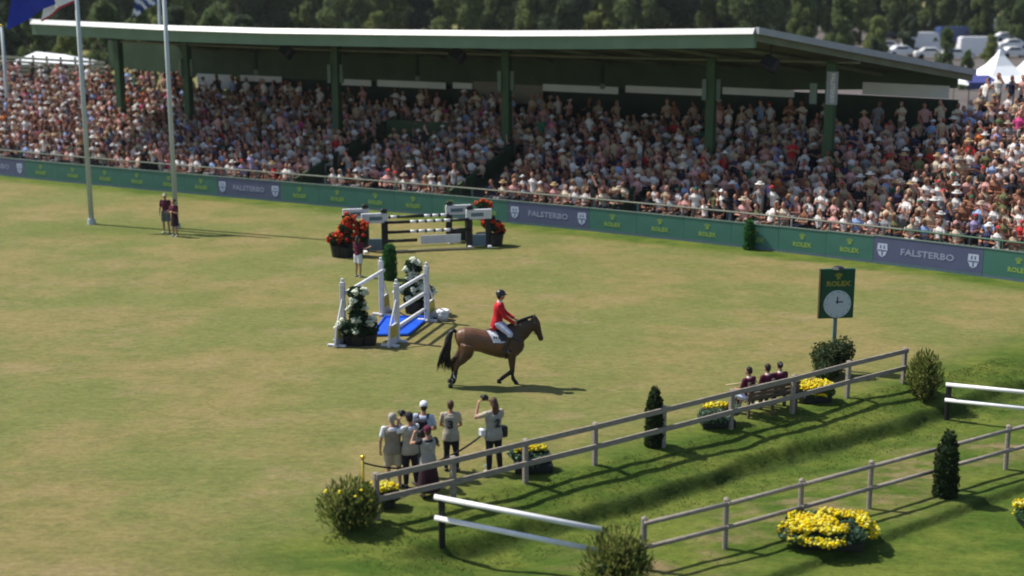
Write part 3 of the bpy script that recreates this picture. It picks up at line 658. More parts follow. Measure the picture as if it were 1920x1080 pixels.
def person(loc, yaw, label, grp=None, h=1.75, lean=0., pz=.95, arms=None, legs=None, outfit=None, headyaw=0., headpitch=0., skin='skin', wid=1., name='person', parent_loc_z=0):
    """adult figure facing local +Y, x = the person's right. arms/legs: per side (elbow offset, wrist offset) / (knee offset, ankle offset)"""
    k = h / 1.75; root = empty(name, loc, yaw, label, 'person', grp); O = outfit or {}
    pel = V(0, 0, pz)
    def T(x, y, z): return pel + rotx(V(x, y, z - .95), -lean * -1) * V(1, 1, 1)
    sh = {s: T(s * .185 * wid, 0, 1.41) for s in (-1, 1)}; hp = {s: pel + V(s * .092 * wid, 0, -.03) for s in (-1, 1)}
    A = arms or {-1: (V(-.05, .0, -.28), V(-.02, .06, -.25)), 1: (V(.05, .0, -.28), V(.02, .06, -.25))}
    Lg = legs or {-1: (V(-.01, .02, -.43), V(-.02, -.03, -.41)), 1: (V(.03, .0, -.43), V(.02, -.04, -.41))}
    el = {s: sh[s] + A[s][0] for s in A}; wr = {s: el[s] + A[s][1] for s in A}; kn = {s: hp[s] + Lg[s][0] for s in Lg}; an = {s: kn[s] + Lg[s][1] for s in Lg}
    hc = T(0, .025, 1.635); Rm = Matrix.Rotation(headyaw, 3, 'Z') @ Matrix.Rotation(-headpitch, 3, 'X')
    def H(x, y, z): return hc + np.array(Rm @ Vector((x, y, z)))
    TR = [(.89, 0, .15, .105), (.95, -.01, .165, .115), (1.08, 0, .138, .098), (1.2, .01, .155, .11), (1.31, .01, .172, .118), (1.40, 0, .168, .095), (1.455, -.005, .1, .07)]
    def torso(mb, e, z0=.85, z1=1.46):
        rs = [t for t in TR if z0 <= t[0] <= z1]; mb.tube([T(0, t[1], t[0]) for t in rs], [(t[2] * wid + e, t[3] * wid + e) for t in rs], 14, side=(1, 0, 0))
    def sleeve(mb, s, e, frac):
        if frac <= .6: q = sh[s] + (el[s] - sh[s]) * frac / .6; mb.tube([sh[s] + V(-s * .06, 0, .0), sh[s], q], [.05 + e, .055 + e, .043 + e + .008], 8); mb.ell(sh[s], (.057 + e,) * 3, 8, 6)
        else: q = el[s] + (wr[s] - el[s]) * (frac - .6) / .4; mb.tube([sh[s] + V(-s * .06, 0, 0), sh[s], el[s]], [.05 + e, .055 + e, .042 + e], 8); mb.ell(sh[s], (.057 + e,) * 3, 8, 6); mb.ell(el[s], (.042 + e,) * 3, 8, 6); mb.tube([el[s], q], [.042 + e, .031 + e], 8)
    def leg(mb, s, e, frac):
        mb.ell(hp[s], (.09 + e,) * 3, 8, 6)
        if frac <= .5: q = hp[s] + (kn[s] - hp[s]) * frac / .5; mb.tube([hp[s], q], [.092 + e, .07 + e * 1.5], 10)
        else: q = kn[s] + (an[s] - kn[s]) * (frac - .5) / .5; mb.tube([hp[s], hp[s] * .5 + kn[s] * .5, kn[s]], [.092 + e, .078 + e, .058 + e], 10); mb.ell(kn[s], (.058 + e,) * 3, 8, 6); mb.tube([kn[s], kn[s] * .6 + q * .4, q], [.056 + e, .056 + e, .038 + e], 10)
    bd = MB(); torso(bd, 0)
    bd.tube([T(0, -.01, 1.42), T(0, .0, 1.5), T(0, .01, 1.58)], [(.075, .065), (.056, .056), (.052, .054)], 10, side=(1, 0, 0))
    bd.ell(H(0, 0, .015), (.076, .095, .105), 14, 10, Rm=Rm); bd.ell(H(0, .03, -.05), (.055, .062, .065), 10, 8, Rm=Rm); bd.ell(H(0, .098, -.012), (.014, .02, .026), 8, 6, Rm=Rm)
    bd.ell(H(0, .085, -.055), (.026, .014, .012), 8, 6, Rm=Rm); bd.ell(H(0, .082, .03), (.05, .014, .01), 8, 6, Rm=Rm)
    for s in (-1, 1):
        bd.ell(H(s * .078, -.005, -.005), (.012, .022, .034), 6, 6, Rm=Rm); sleeve(bd, s, 0, 1); leg(bd, s, 0, 1)
        bd.tube([an[s] + V(0, 0, .02), an[s] + V(0, .0, -.04)], [.038, .04], 8); bd.tube([an[s] + V(0, -.05, -.055), an[s] + V(0, .05, -.05), an[s] + V(s * .01, .15, -.065)], [(.036, .03), (.042, .032), (.036, .02)], 8, side=(1, 0, 0))
    bm_ = remesh(bd, .019, 3); hd = MB()
    for s in (-1, 1): hand(hd, wr[s], wr[s] - el[s], V(s * .6, .1, .5) if not O.get('handup') else V(0, 1, .2), -s, O.get('curl', .5))
    nh = len(hd.f)
    for s in (-1, 1): hd.ell(H(s * .03, .086, .008), (.012, .008, .008), 6, 4, mi=1)
    bm_ = join_mesh(bm_, hd, 0); bo = link('body', bm_, [skin, 'hair_dark'], root, True)
    def garment(nm, fn, m_, vox=.02, sm=3): mb = MB(); fn(mb); return link(nm, remesh(mb, vox, sm, nm), m_, root, True)
    if 'shirt' in O: mm, sl = O['shirt']; garment('shirt', lambda mb: (torso(mb, .014, .9), [sleeve(mb, s, .012, sl) for s in (-1, 1)]), mm)
    if 'jacket' in O:
        mm = O['jacket']; garment('jacket', lambda mb: (torso(mb, .02, .9), mb.tube([T(0, -.02, .98), T(0, -.05, .84), T(0, -.1, .74)], [(.17, .125), (.185, .13), (.17, .08)], 12, side=(1, 0, 0)), [sleeve(mb, s, .016, .98) for s in (-1, 1)]), mm)
        garment('collar', lambda mb: mb.tube([T(0, 0, 1.45), T(0, .005, 1.51)], [(.08, .075), (.062, .062)], 10, side=(1, 0, 0)), 'white_cloth')
    if 'vest' in O:
        mm, z0 = O['vest']; garment('vest', lambda mb: (torso(mb, .032, .9, 1.42), mb.tube([T(0, 0, .97), T(0, 0, z0)], [(.18 * wid + .02, .135 * wid + .02), (.19 * wid + .03, .145 * wid + .02)], 14, side=(1, 0, 0)), [mb.tube([T(s * .06, 0, 1.45), T(s * .17 * wid, 0, 1.41)], [(.075, .04), (.075, .05)], 8, side=(0, 1, 0)) for s in (-1, 1)]), mm)
    if 'number' in O:
        me = textmesh(O['number'], .27, .006, .012); o = link('number', me, 'number', root); c = T(0, -.165 * wid, 1.2); o.location = c; o.rotation_euler = (R(90) - lean, 0, 0)
    if 'trousers' in O:
        mm, fr = O['trousers']; garment('trousers', lambda mb: (mb.tube([pel + V(0, 0, -.1), pel + V(0, 0, .1)], [(.17 * wid, .12 * wid), (.155 * wid, .115 * wid)], 12, side=(1, 0, 0)), [leg(mb, s, .018 if fr > .6 else .026, fr) for s in (-1, 1)]), mm)
    if 'skirt' in O:
        mm, z0, fl = O['skirt']; garment('skirt', lambda mb: mb.tube([pel + V(0, 0, .12), pel + V(0, 0, -.05), pel + V(0, 0, (z0 - pz) * .5), V(0, 0, z0)], [(.15, .11), (.185, .14), (.19 + fl * .5, .15 + fl * .5), (.2 + fl, .16 + fl)], 14, side=(1, 0, 0)), mm)
    if 'boots' in O:
        for s in (-1, 1):
            garment('boot', lambda mb: (mb.tube([kn[s] + V(0, 0, -.02), kn[s] * .6 + an[s] * .4, an[s] + V(0, 0, .0)], [.066, .066, .05], 10), mb.ell(kn[s] + (an[s] - kn[s]) * .03, (.064,) * 3, 8, 6), mb.tube([an[s] + V(0, -.06, -.05), an[s] + V(0, .06, -.045), an[s] + V(0, .18, -.06)], [(.045, .04), (.05, .04), (.04, .028)], 8, side=(1, 0, 0)), mb.ell(an[s], (.052,) * 3, 8, 6)), O['boots'])
    else:
        for s in (-1, 1): mb = MB(); mb.tube([an[s] + V(0, -.075, -.05), an[s] + V(0, -.05, -.048), an[s] + V(0, .06, -.048), an[s] + V(s * .01, .165, -.062), an[s] + V(s * .01, .18, -.065)], [(.03, .03), (.045, .036), (.052, .038), (.046, .026), (.025, .015)], 10, side=(1, 0, 0)); mb.build('shoe', O.get('shoe', 'shoe'), root, True)
    hair = O.get('hair'); 
    if hair:
        mm, ln = hair; mb = MB(); mb.ell(H(0, -.02, .035), (.088, .1, .1), 12, 8, Rm=Rm)
        if ln == 'long': mb.tube([H(0, -.06, .05), H(0, -.1, -.05), H(0, -.11, -.2), H(0, -.1, -.3)], [(.07, .05), (.09, .055), (.085, .045), (.05, .02)], 10, side=(1, 0, 0))
        elif ln == 'bun': mb.ell(H(0, -.12, .05), (.045, .045, .045), 8, 6)
        else: mb.ell(H(0, -.045, -.01), (.078, .075, .085), 10, 8, Rm=Rm)
        link('hair', remesh(mb, .018, 2, 'hair'), mm, root, True)
    hat = O.get('hat')
    if hat:
        mm, kind = hat; mb = MB(); mb.ell(H(0, -.005, .05), (.096, .112, .092), 14, 8, Rm=Rm, cut=5 if kind == 'cap' else 5)
        if kind == 'cap': mb.tube([H(0, .09, .055), H(0, .14, .05), H(0, .185, .035)], [(.075, .012), (.07, .01), (.045, .006)], 10, side=tuple(Rm @ Vector((1, 0, 0))))
        if kind == 'brim': mb.tube([H(0, 0, .04), H(0, 0, .055)], [.17, .165], 14)
        if kind == 'helmet': mb.ell(H(0, -.01, .045), (.108, .13, .11), 14, 10, Rm=Rm, cut=6); mb.tube([H(0, .1, .03), H(0, .16, .015)], [(.07, .012), (.05, .006)], 8, side=tuple(Rm @ Vector((1, 0, 0)))); mb.tube([H(-.07, .02, .02), H(-.05, .03, -.08), H(0, .04, -.115), H(.05, .03, -.08), H(.07, .02, .02)], .008, 5)
        mb.build({'cap': 'cap', 'brim': 'hat', 'helmet': 'helmet'}[kind], mm, root, True)
    root.scale = (k, k, k)
    return root, dict(T=T, sh=sh, el=el, wr=wr, H=H, hp=hp, kn=kn, an=an)
def held_camera(root, J, at, yawl, label, lens=.16):
    Rz = Matrix.Rotation(root.rotation_euler[2], 4, 'Z'); k = root.scale[0]; p = root.location + (Rz @ (Vector(at) * k))
    e = empty('camera_body', p, root.rotation_euler[2] + yawl, label, 'camera'); m_ = MB(); m_.box((0, 0, 0), (.15, .08, .11), bev=.012); m_.box((0, -.005, .07), (.06, .06, .04), bev=.01); m_.build('housing', 'camera_black', e)
    m_ = MB(); m_.tube([(0, .03, 0), (0, .06, 0), (0, lens, 0)], [.036, .042, .046], 12); m_.build('lens', 'camera_black', e, True); return e
def strap_bag(root, J, at, sz, m_='camera_black', nm='bag'):
    mb = MB(); mb.box(at, sz, bev=.025); mb.build(nm, m_, root)

GP = 'photographers standing by the upper fence'
def gp(px, py): return Vector(G(px, py))
hold = lambda s, x=.0: (V(s * .12, .2, -.16), V(-s * .22, .1, .3))
# photographers
r, J = person(gp(738, 912), R(8), 'photographer in khaki vest, pale cap and bare legs, nearest the brass post', GP, 1.76, arms={-1: (V(-.08, -.02, -.27), V(-.01, .05, -.25)), 1: hold(1)},
              outfit=dict(shirt=('white_cloth', .42), vest=('vest3', .82), trousers=('beige', .47), hat=('hair_grey', 'cap'), hair=('hair_grey', 'short'), shoe='shoe'), headyaw=R(-15), wid=1.08)
strap_bag(r, J, (.24, .02, .95), (.14, .2, .24))
r, J = person(gp(770, 912), R(35), 'photographer in black cap and pale vest with hands at the face', GP, 1.78, arms={-1: hold(-1), 1: (V(.12, .24, -.1), V(-.2, .05, .27))},
              outfit=dict(shirt=('white_cloth', .4), vest=('vest', .8), trousers=('dark_cloth', 1), hat=('dark_cloth', 'cap'), hair=('hair_dark', 'short'), shoe='shoe_dark', curl=1.0))
held_camera(r, J, (.0, .3, 1.66), 0, 'black camera held up by the photographer in the black cap')
r, J = person(gp(796, 893), R(-12), 'man in white cap and pale blue shirt with dark backpack straps', GP, 1.84, arms={-1: (V(-.07, .05, -.27), V(.08, .2, -.08)), 1: (V(.07, .05, -.27), V(-.08, .2, -.08))},
              outfit=dict(shirt=('pale_blue', .45), trousers=('grey_cloth', .98), hat=('white_cloth', 'cap'), hair=('hair_dark', 'short'), shoe='shoe_dark'), headyaw=R(18))
m_ = MB()
for s in (-1, 1): m_.tube([(s * .1, .13, 1.2), (s * .11, .12, 1.38), (s * .11, .02, 1.47), (s * .11, -.13, 1.4)], [(.028, .012)] * 4, 6, side=(1, 0, 0))
m_.box((0, -.2, 1.2), (.26, .14, .4), bev=.05); m_.build('backpack', 'dark_cloth', r)
r, J = person(gp(804, 932), R(28), 'photographer in maroon skirt and grey vest with raised bare arms, closest to the fence', GP, 1.68, arms={-1: (V(-.17, .18, -.08), V(.12, .1, .2)), 1: (V(.13, .1, -.2), V(-.14, .18, .14))},
              outfit=dict(shirt=('dark_cloth', .3), vest=('vest2', .8), skirt=('maroon_dark', .18, .1), hat=('maroon', 'cap'), hair=('hair_brown', 'short'), shoe='shoe_dark', curl=.9), skin='skin')
held_camera(r, J, (-.02, .3, 1.5), R(10), 'black camera in the raised hands of the photographer in the maroon skirt', .14)
r, J = person(gp(846, 882), R(2), 'photographer with short hair and dark number three on a khaki vest', GP, 1.74, arms={-1: (V(-.06, .06, -.27), V(.07, .2, -.1)), 1: (V(.06, .06, -.27), V(-.07, .2, -.1))},
              outfit=dict(shirt=('beige', .4), vest=('vest', .78), number='3', trousers=('dark_cloth', 1), hair=('hair_brown', 'short'), shoe='shoe_dark'))
r, J = person(gp(926, 886), R(32), 'photographer with long brown hair and number two on a grey vest holding a camera up', GP, 1.86, arms={-1: (V(-.14, .22, -.12), V(.13, .1, .27)), 1: (V(.12, .16, -.18), V(-.16, .2, .28))},
              outfit=dict(shirt=('beige', .45), vest=('vest2', .8), number='2', trousers=('dark_cloth', 1), hair=('hair_brown', 'long'), shoe='shoe', curl=.9), wid=1.05)
held_camera(r, J, (-.02, .33, 1.66), 0, 'black camera held up by the long haired photographer')
strap_bag(r, J, (.26, .0, .93), (.14, .18, .26)); strap_bag(r, J, (-.26, .06, .98), (.12, .16, .18), 'white_cloth')
# stewards
GS = 'stewards in maroon shirts'
person(gp(313, 437), R(170), 'steward in maroon shirt, grey shorts and pale cap left of the other by the flagpole', GS, 1.82, arms={-1: (V(-.06, .02, -.28), V(.05, .18, -.12)), 1: (V(.06, 0, -.28), V(0, .1, -.23))},
       outfit=dict(shirt=('maroon', .5), trousers=('grey_cloth', .46), hat=('beige', 'cap'), hair=('hair_dark', 'short')), headyaw=R(10))
person(gp(329, 443), R(150), 'steward in maroon top and dark skirt with folded arms by the flagpole', GS, 1.68, arms={-1: (V(-.04, .05, -.28), V(.2, .14, .03)), 1: (V(.04, .05, -.28), V(-.2, .14, .05))},
       outfit=dict(shirt=('maroon', .5), skirt=('maroon_dark', .5, .02), hair=('hair_dark', 'bun'), shoe='shoe'))
person(gp(672, 519), R(-35), 'girl in maroon top and white shorts standing before the red flowers', GS, 1.62, arms={-1: (V(-.05, .03, -.27), V(.1, .15, -.15)), 1: (V(.16, .05, -.2), V(.14, .1, .08))},
       outfit=dict(shirt=('maroon', .45), trousers=('white_cloth', .38), hair=('hair_dark', 'long'), shoe='shoe'))

# ------------------------------------------------------------------ horse and rider
hp0 = G(911, 723)
horse = empty('horse', hp0, R(4), 'brown bay horse trotting right with black tail and white saddle cloth', 'horse')
hb = MB()
tor = [(-.86, 1.38, .12, .1), (-.79, 1.40, .25, .21), (-.62, 1.40, .34, .28), (-.42, 1.39, .34, .28), (-.15, 1.345, .33, .28), (.15, 1.28, .37, .3), (.42, 1.245, .42, .3), (.66, 1.25, .45, .28), (.85, 1.27, .41, .25), (1.0, 1.30, .29, .19), (1.08, 1.32, .16, .11)]
hb.tube([(x, 0, z) for x, z, a, c in tor], [(c, a) for x, z, a, c in tor], 18, side=(0, 1, 0))
hb.ell((-.6, 0, 1.5), (.3, .24, .22), 12, 8); hb.ell((.52, 0, 1.55), (.26, .1, .16), 10, 8)
nk = [((.68, 0, 1.42), .36, .2), ((.88, 0, 1.52), .32, .16), ((1.05, 0, 1.63), .28, .125), ((1.19, 0, 1.74), .225, .105), ((1.3, 0, 1.83), .165, .09)]
hb.tube([p for p, a, c in nk], [(c, a) for p, a, c in nk], 14, side=(0, 1, 0))
hdp = [((1.34, 0, 1.99), .08, .07), ((1.39, 0, 1.91), .135, .095), ((1.43, 0, 1.79), .15, .1), ((1.48, 0, 1.65), .118, .078), ((1.54, 0, 1.5), .085, .062), ((1.58, 0, 1.38), .085, .064), ((1.6, 0, 1.31), .058, .05)]
hb.tube([p for p, a, c in hdp], [(c, a) for p, a, c in hdp], 12, side=(0, 1, 0)); hb.ell((1.36, 0, 1.74), (.1, .085, .12), 8, 6)
for s in (-1, 1):
    hb.tube([(1.36, s * .05, 1.97), (1.4, s * .065, 2.06), (1.46, s * .06, 2.14)], [.035, .032, .006], 6); hb.ell((1.48, s * .085, 1.84), (.03, .015, .025), 6, 5); hb.ell((1.585, s * .045, 1.36), (.02, .014, .025), 6, 5)
def hleg(pts, rs, s): hb.tube(pts, rs, 10); [hb.ell(p, (r if isinstance(r, float) else r[0],) * 3, 8, 6) for p, r in list(zip(pts, rs))[1:-1]]
# fore legs: near (camera side, -Y) one lifted and folded back, off one planted
hleg([(.78, .11, 1.12), (.76, .12, .85), (.765, .12, .6), (.77, .12, .5), (.775, .12, .27), (.79, .12, .17), (.83, .12, .09)], [.17, .12, .08, .075, .052, .062, .06], 1)
hleg([(.76, -.12, 1.12), (.74, -.13, .86), (.75, -.13, .56), (.75, -.13, .45), (.57, -.13, .33), (.47, -.13, .26), (.42, -.13, .2)], [.17, .125, .085, .082, .06, .066, .058], -1)
# hind legs: trailing, hock back
hleg([(-.52, -.13, 1.28), (-.56, -.15, 1.02), (-.68, -.15, .84), (-.82, -.14, .68), (-.86, -.14, .56), (-.885, -.14, .3), (-.92, -.14, .2), (-.97, -.14, .12)], [.25, .205, .145, .092, .07, .054, .062, .06], -1)
hleg([(-.56, .13, 1.28), (-.62, .15, 1.02), (-.76, .15, .86), (-.93, .14, .72), (-.955, .14, .6), (-.93, .14, .36), (-.95, .14, .26), (-.98, .14, .18)], [.25, .195, .135, .088, .066, .052, .06, .056], 1)
hm = remesh(hb, .024, 4, 'body'); vco = np.array([v.co[:] for v in hm.vertices]); x_, z_ = vco[:, 0], vco[:, 2]
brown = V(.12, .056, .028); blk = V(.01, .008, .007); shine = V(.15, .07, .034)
mixl = 1 - smst(.42, .78, z_); mz = smst(1.5, 1.62, x_) * smst(1.6, 1.4, z_) if False else smst(1.46, 1.58, x_); neck_shade = .68 * smst(.25, 1.0, x_); belly = .55 * smst(1.25, .95, z_)  # forehand darkened: its shade is painted into the coat
rump = np.exp(-((x_ + .6) / .35) ** 2) * smst(1.1, 1.6, z_)  # highlight on top of the rump, painted into the coat colour
kk = np.clip(np.maximum(np.maximum(np.maximum(mixl, mz * .8), neck_shade), belly), 0, 1)[:, None]; cc = (brown * (1 - rump[:, None] * .4) + shine * rump[:, None] * .4) * (1 - kk) + blk * kk
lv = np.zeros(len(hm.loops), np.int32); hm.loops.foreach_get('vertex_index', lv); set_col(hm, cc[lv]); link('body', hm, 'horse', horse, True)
def part(nm, mb, m_, smooth=True, par=None): return mb.build(nm, m_, par or horse, smooth)
for (x, y, z, dx) in ((.86, .12, .04, .03), (.39, -.13, .155, -.02), (-1.01, -.14, .06, -.02), (-1.02, .14, .12, -.02)):
    m_ = MB(); m_.tube([(x - .03, y, z + .06), (x + dx * .5, y, z), (x + dx, y, z - .045)], [.055, .062, .07], 10); part('hoof', m_, 'pot')
m_ = MB(); m_.tube([(-.8, 0, 1.58), (-.9, 0, 1.66), (-.99, 0, 1.6), (-1.06, 0, 1.42), (-1.1, 0, 1.15), (-1.14, .0, .88), (-1.12, 0, .7), (-1.09, 0, .58)], [(.04, .045), (.06, .06), (.08, .075), (.09, .1), (.1, .12), (.09, .11), (.06, .07), (.02, .03)], 10, side=(0, 1, 0)); part('tail', m_, 'tail_hair')
# loose tail strands and mane locks
m_ = MB()
for k in range(60):
    y0 = rng.uniform(-.09, .09); dx = rng.uniform(-.2, .1); m_.tube([(-.98, y0 * .6, 1.6), (-1.06 + dx * .4, y0, 1.3), (-1.12 + dx, y0 * 1.4, .9), (-1.12 + dx * 1.5, y0 * 1.5, rng.uniform(.45, .66))], [.02, .02, .016, .004], 4)
part('tail_strand', m_, 'tail_hair')
for k in range(16):
    t = k / 15; x = .66 + .66 * t; z = 1.79 + .25 * t + .02 * math.sin(t * 3); m_ = MB(); m_.ell((x, -.02, z - .01), (.045, .035, .045), 7, 5); part('mane_lock', m_, 'tail_hair')
m_ = MB(); m_.tube([(1.37, 0, 2.07), (1.46, 0, 2.0), (1.53, 0, 1.88)], [(.04, .02), (.035, .015), (.01, .006)], 6, side=(0, 1, 0)); part('forelock', m_, 'tail_hair')
# tack
def flank(x, t, off):
    """point on the barrel at x, t = angle from the top (0) down the -Y side"""
    xsr = [q[0] for q in tor]; zc_ = np.interp(x, xsr, [q[1] for q in tor]); a = np.interp(x, xsr, [q[2] for q in tor]) + off; c = np.interp(x, xsr, [q[3] for q in tor]) + off
    return V(x, -c * math.sin(t), zc_ + a * math.cos(t))
def flap(x0t, x1t, x0b, x1b, t0, t1, off, th=.012, n_=8, mir=1):
    mb = MB(); vs = []; fs = []
    for e in (off, off + th):
        for j in range(n_ + 1):
            v = j / n_; t = t0 + (t1 - t0) * v
            for i in range(n_ + 1):
                u = i / n_; x = (x0t + (x1t - x0t) * u) * (1 - v) + (x0b + (x1b - x0b) * u) * v; p = flank(x, t, e); vs.append((p[0], p[1] * mir, p[2]))
    N = (n_ + 1) ** 2
    for s in (0, 1):
        for j in range(n_):
            for i in range(n_): q = (s * N + j * (n_ + 1) + i, s * N + j * (n_ + 1) + i + 1, s * N + (j + 1) * (n_ + 1) + i + 1, s * N + (j + 1) * (n_ + 1) + i); fs.append(q)
    rim = [j * (n_ + 1) for j in range(n_ + 1)] + [n_ * (n_ + 1) + i for i in range(1, n_ + 1)] + [j * (n_ + 1) + n_ for j in range(n_ - 1, -1, -1)] + [i for i in range(n_ - 1, 0, -1)]
    for a, b_ in zip(rim, rim[1:] + rim[:1]): fs.append((a, b_, N + b_, N + a))
    mb.add(vs, fs); return mb
for mir in (1, -1):
    pd = part('saddle_cloth', flap(.0, .62, .2, .66, .25, 1.35, .012, mir=mir), 'white_cloth'); part('saddle_flap', flap(.22, .6, .42, .72, .1, 1.25, .035, mir=mir), 'leather')
for q, (u0, tt, wd) in enumerate(((.2, .88, .045), (.27, .89, .03), (.335, .92, .05), (.4, .96, .04))):
    m_ = flap(u0, u0 + wd, u0 + .01, u0 + wd + .01, tt, tt + .2, .026, .004, 2); part('cloth_mark', m_, 'dark_cloth' if q < 2 else 'grey_cloth')
m_ = MB(); m_.tube([(.1, 0, 1.70), (.18, 0, 1.74), (.34, 0, 1.7), (.5, 0, 1.72), (.6, 0, 1.74)], [(.12, .03), (.15, .06), (.13, .045), (.11, .05), (.08, .03)], 10, side=(0, 1, 0)); part('saddle', m_, 'saddle_brown')
m_ = MB(); m_.tube([tuple(flank(.58, t, .012)) for t in np.linspace(.2, 6.08, 24)], [(.045, .008)] * 24, 6, side=(1, 0, 0)); part('girth', m_, 'leather')
m_ = MB(); m_.tube([(.62, -.22, 1.5), (.9, -.245, 1.4), (1.06, -.13, 1.3), (1.1, 0, 1.28), (1.06, .13, 1.3), (.9, .245, 1.4), (.62, .22, 1.5)], .018, 6); part('breastplate', m_, 'leather')
m_ = MB()
for s in (-1, 1):
    m_.tube([(1.35, 0, 2.06), (1.39, s * .09, 1.93), (1.48, s * .085, 1.62), (1.54, s * .068, 1.48)], .012, 5); m_.tube([(1.53, 0, 1.9), (1.42, s * .105, 1.9), (1.36, s * .09, 1.78), (1.33, 0, 1.62)], .011, 5)
m_.tube([(1.6, 0, 1.6), (1.52, -.082, 1.57), (1.44, -.06, 1.54), (1.42, 0, 1.53), (1.44, .06, 1.54), (1.52, .082, 1.57), (1.6, 0, 1.6)], .013, 5); part('bridle', m_, 'leather')
for s in (-1, 1): m_ = MB(); m_.tube([(1.55, s * .075, 1.46), (1.25, s * .14, 1.62), (.97, s * .07, 1.83)], .009, 5); part('rein', m_, 'leather')
for (x, y, z, dx, mm) in ((-.885, -.14, .3, -.01, 'white_cloth'), (-.93, .14, .36, 0, 'white_cloth'), (.775, .12, .33, 0, 'leather'), (.62, -.13, .36, .05, 'leather')):
    m_ = MB(); m_.tube([(x + dx, y, z + .08), (x, y, z - .04)] if mm == 'white_cloth' or x > .7 else [(.66, y, .39), (.54, y, .31)], .05, 8); part('leg_boot', m_, mm)
# rider
rp = Vector(hp0) + Matrix.Rotation(R(4), 3, 'Z') @ Vector((.34, 0, 0))
RK = 1.12
rr, RJ = person(rp, R(4) - math.pi / 2, 'rider in red jacket, pale breeches and black helmet on the brown horse', None, 1.75 * RK, lean=.1, pz=1.9 / RK, wid=1.1,
                arms={1: (V(.05, .12, -.28), V(-.1, .25, -.19)), -1: (V(-.05, .16, -.27), V(.1, .24, -.16))},
                legs={1: (V(.17, .31, -.24), V(.0, -.13, -.42)), -1: (V(-.17, .31, -.24), V(.0, -.13, -.42))},
                outfit=dict(jacket='red', trousers=('breeches', .62), boots='leather', hair=('hair_dark', 'short'), hat=('leather', 'helmet'), curl=1.2), headyaw=R(12))
for s in (-1, 1):
    a = RJ['an'][s]; m_ = MB(); m_.tube([(a[0], a[1] + .07, a[2] + .06), (a[0] + .05, a[1] + .07, a[2] - .07), (a[0], a[1] + .07, a[2] - .095), (a[0] - .05, a[1] + .07, a[2] - .07), (a[0], a[1] + .07, a[2] + .06)], .009, 5)
    o = m_.build('stirrup', 'rail', None, True); o.parent = horse; o.matrix_parent_inverse = Matrix.Identity(4); o.location = (.34, 0, 0); o.rotation_euler = (0, 0, -math.pi / 2); o.scale = (RK,) * 3

# ------------------------------------------------------------------ jumps
def between(a, b_): d = b_ - a; return math.atan2(d[1], d[0]), float(np.linalg.norm(d[:2]))
def pole_part(root, a, b_, r, segs):
    """a striped jump pole: alternate coloured lengths as parts"""
    T_ = 0
    for w_, mm in segs:
        p, q = a + (b_ - a) * T_, a + (b_ - a) * (T_ + w_); T_ += w_; m_ = MB(); m_.tube([p, q], r, 10); o = m_.build('pole_length', mm, root, True)
# white oxer with the blue water tray; the wings' frame: u along the poles, from near to far
C_, D_, A_, B_ = G(745, 641), G(801, 603), G(645, 641), G(716, 592)
jr = empty('white_jump', (A_ + B_ + C_ + D_) / 4, 0, 'white oxer jump with slanting white poles and square yellow marks', 'show jump'); J0 = np.array(jr.location)
def wing(root, base, u, out, hh, nm='wing'):
    """white wing: post, solid lower panel with yellow mark, slanted stile, foot bar. u = unit along poles, out = -1/+1 outward side along u"""
    b0 = base - J0; o_ = u * out; rz = math.atan2(u[1], u[0]); e = None
    m_ = MB(); m_.box(tuple(b0 + V(0, 0, hh / 2)), (.15, .15, hh), rz, bev=.015); m_.box(tuple(b0 + V(0, 0, hh + .06)), (.09, .09, .12), rz, bev=.02); m_.box(tuple(b0 + V(0, 0, hh - .12)), (.17, .16, .05), rz, bev=.01)
    p = m_.build('wing_post', 'wing_white', root)
    q = b0 + o_ * .34; m_ = MB(); pv = V(-u[1], u[0], 0)
    for e_ in (-1, 1): pass
    vs = []; fs = [(0, 1, 2, 3), (7, 6, 5, 4), (0, 4, 5, 1), (1, 5, 6, 2), (2, 6, 7, 3), (3, 7, 4, 0)]
    for e_ in (-.03, .03): vs += [b0 + o_ * .07 + pv * e_ + V(0, 0, .1), b0 + o_ * .8 + pv * e_ + V(0, 0, .1), b0 + o_ * .66 + pv * e_ + V(0, 0, .66), b0 + o_ * .07 + pv * e_ + V(0, 0, .66)]
    m_.add(vs, fs); pan = m_.build('wing_panel', 'wing_white', root)
    m_ = MB(); m_.box(tuple(b0 + o_ * .38 + V(0, 0, .44)), (.46, .1, .36), rz); m_.build('yellow_mark', 'yellow_paint', pan)
    m_ = MB(); m_.tube([b0 + o_ * .05 + V(0, 0, hh * .72), b0 + o_ * .62 + V(0, 0, .62)], .035, 6); m_.build('slanted_stile', 'wing_white', root)
    m_ = MB(); m_.box(tuple(b0 + o_ * .3 + V(0, 0, .05)), (.95, .12, .09), rz, bev=.01); m_.box(tuple(b0 + o_ * .02 + V(0, 0, .045)), (.12, .7, .08), rz, bev=.01); m_.box(tuple(b0 + o_ * .62 + V(0, 0, .043)), (.12, .6, .076), rz, bev=.01); m_.build('wing_foot', 'wing_white', root)
uCD = (D_ - C_) / np.linalg.norm(D_ - C_); uAB = (B_ - A_) / np.linalg.norm(B_ - A_)
wing(jr, C_, uCD, -1, 1.95); wing(jr, D_, uCD, 1, 1.95); wing(jr, A_, uAB, -1, 1.98); wing(jr, B_, uAB, 1, 1.95)
for z in (1.62, .98, .42): pole_part(jr, C_ - J0 + uCD * .05 + V(-.1, 0, z), D_ - J0 - uCD * .05 + V(-.1, 0, z), .064, [(1, 'white')])
pole_part(jr, A_ - J0 + V(.1, 0, 1.62), B_ - J0 + V(.1, 0, 1.62), .064, [(1, 'white')])
tr = [G(697, 631), G(766, 630), G(804, 597), G(722, 597)]; tc = sum(tr) / 4
wt = empty('water_tray', tc, 0, 'bright blue shallow water tray lying under the white jump', 'water tray')
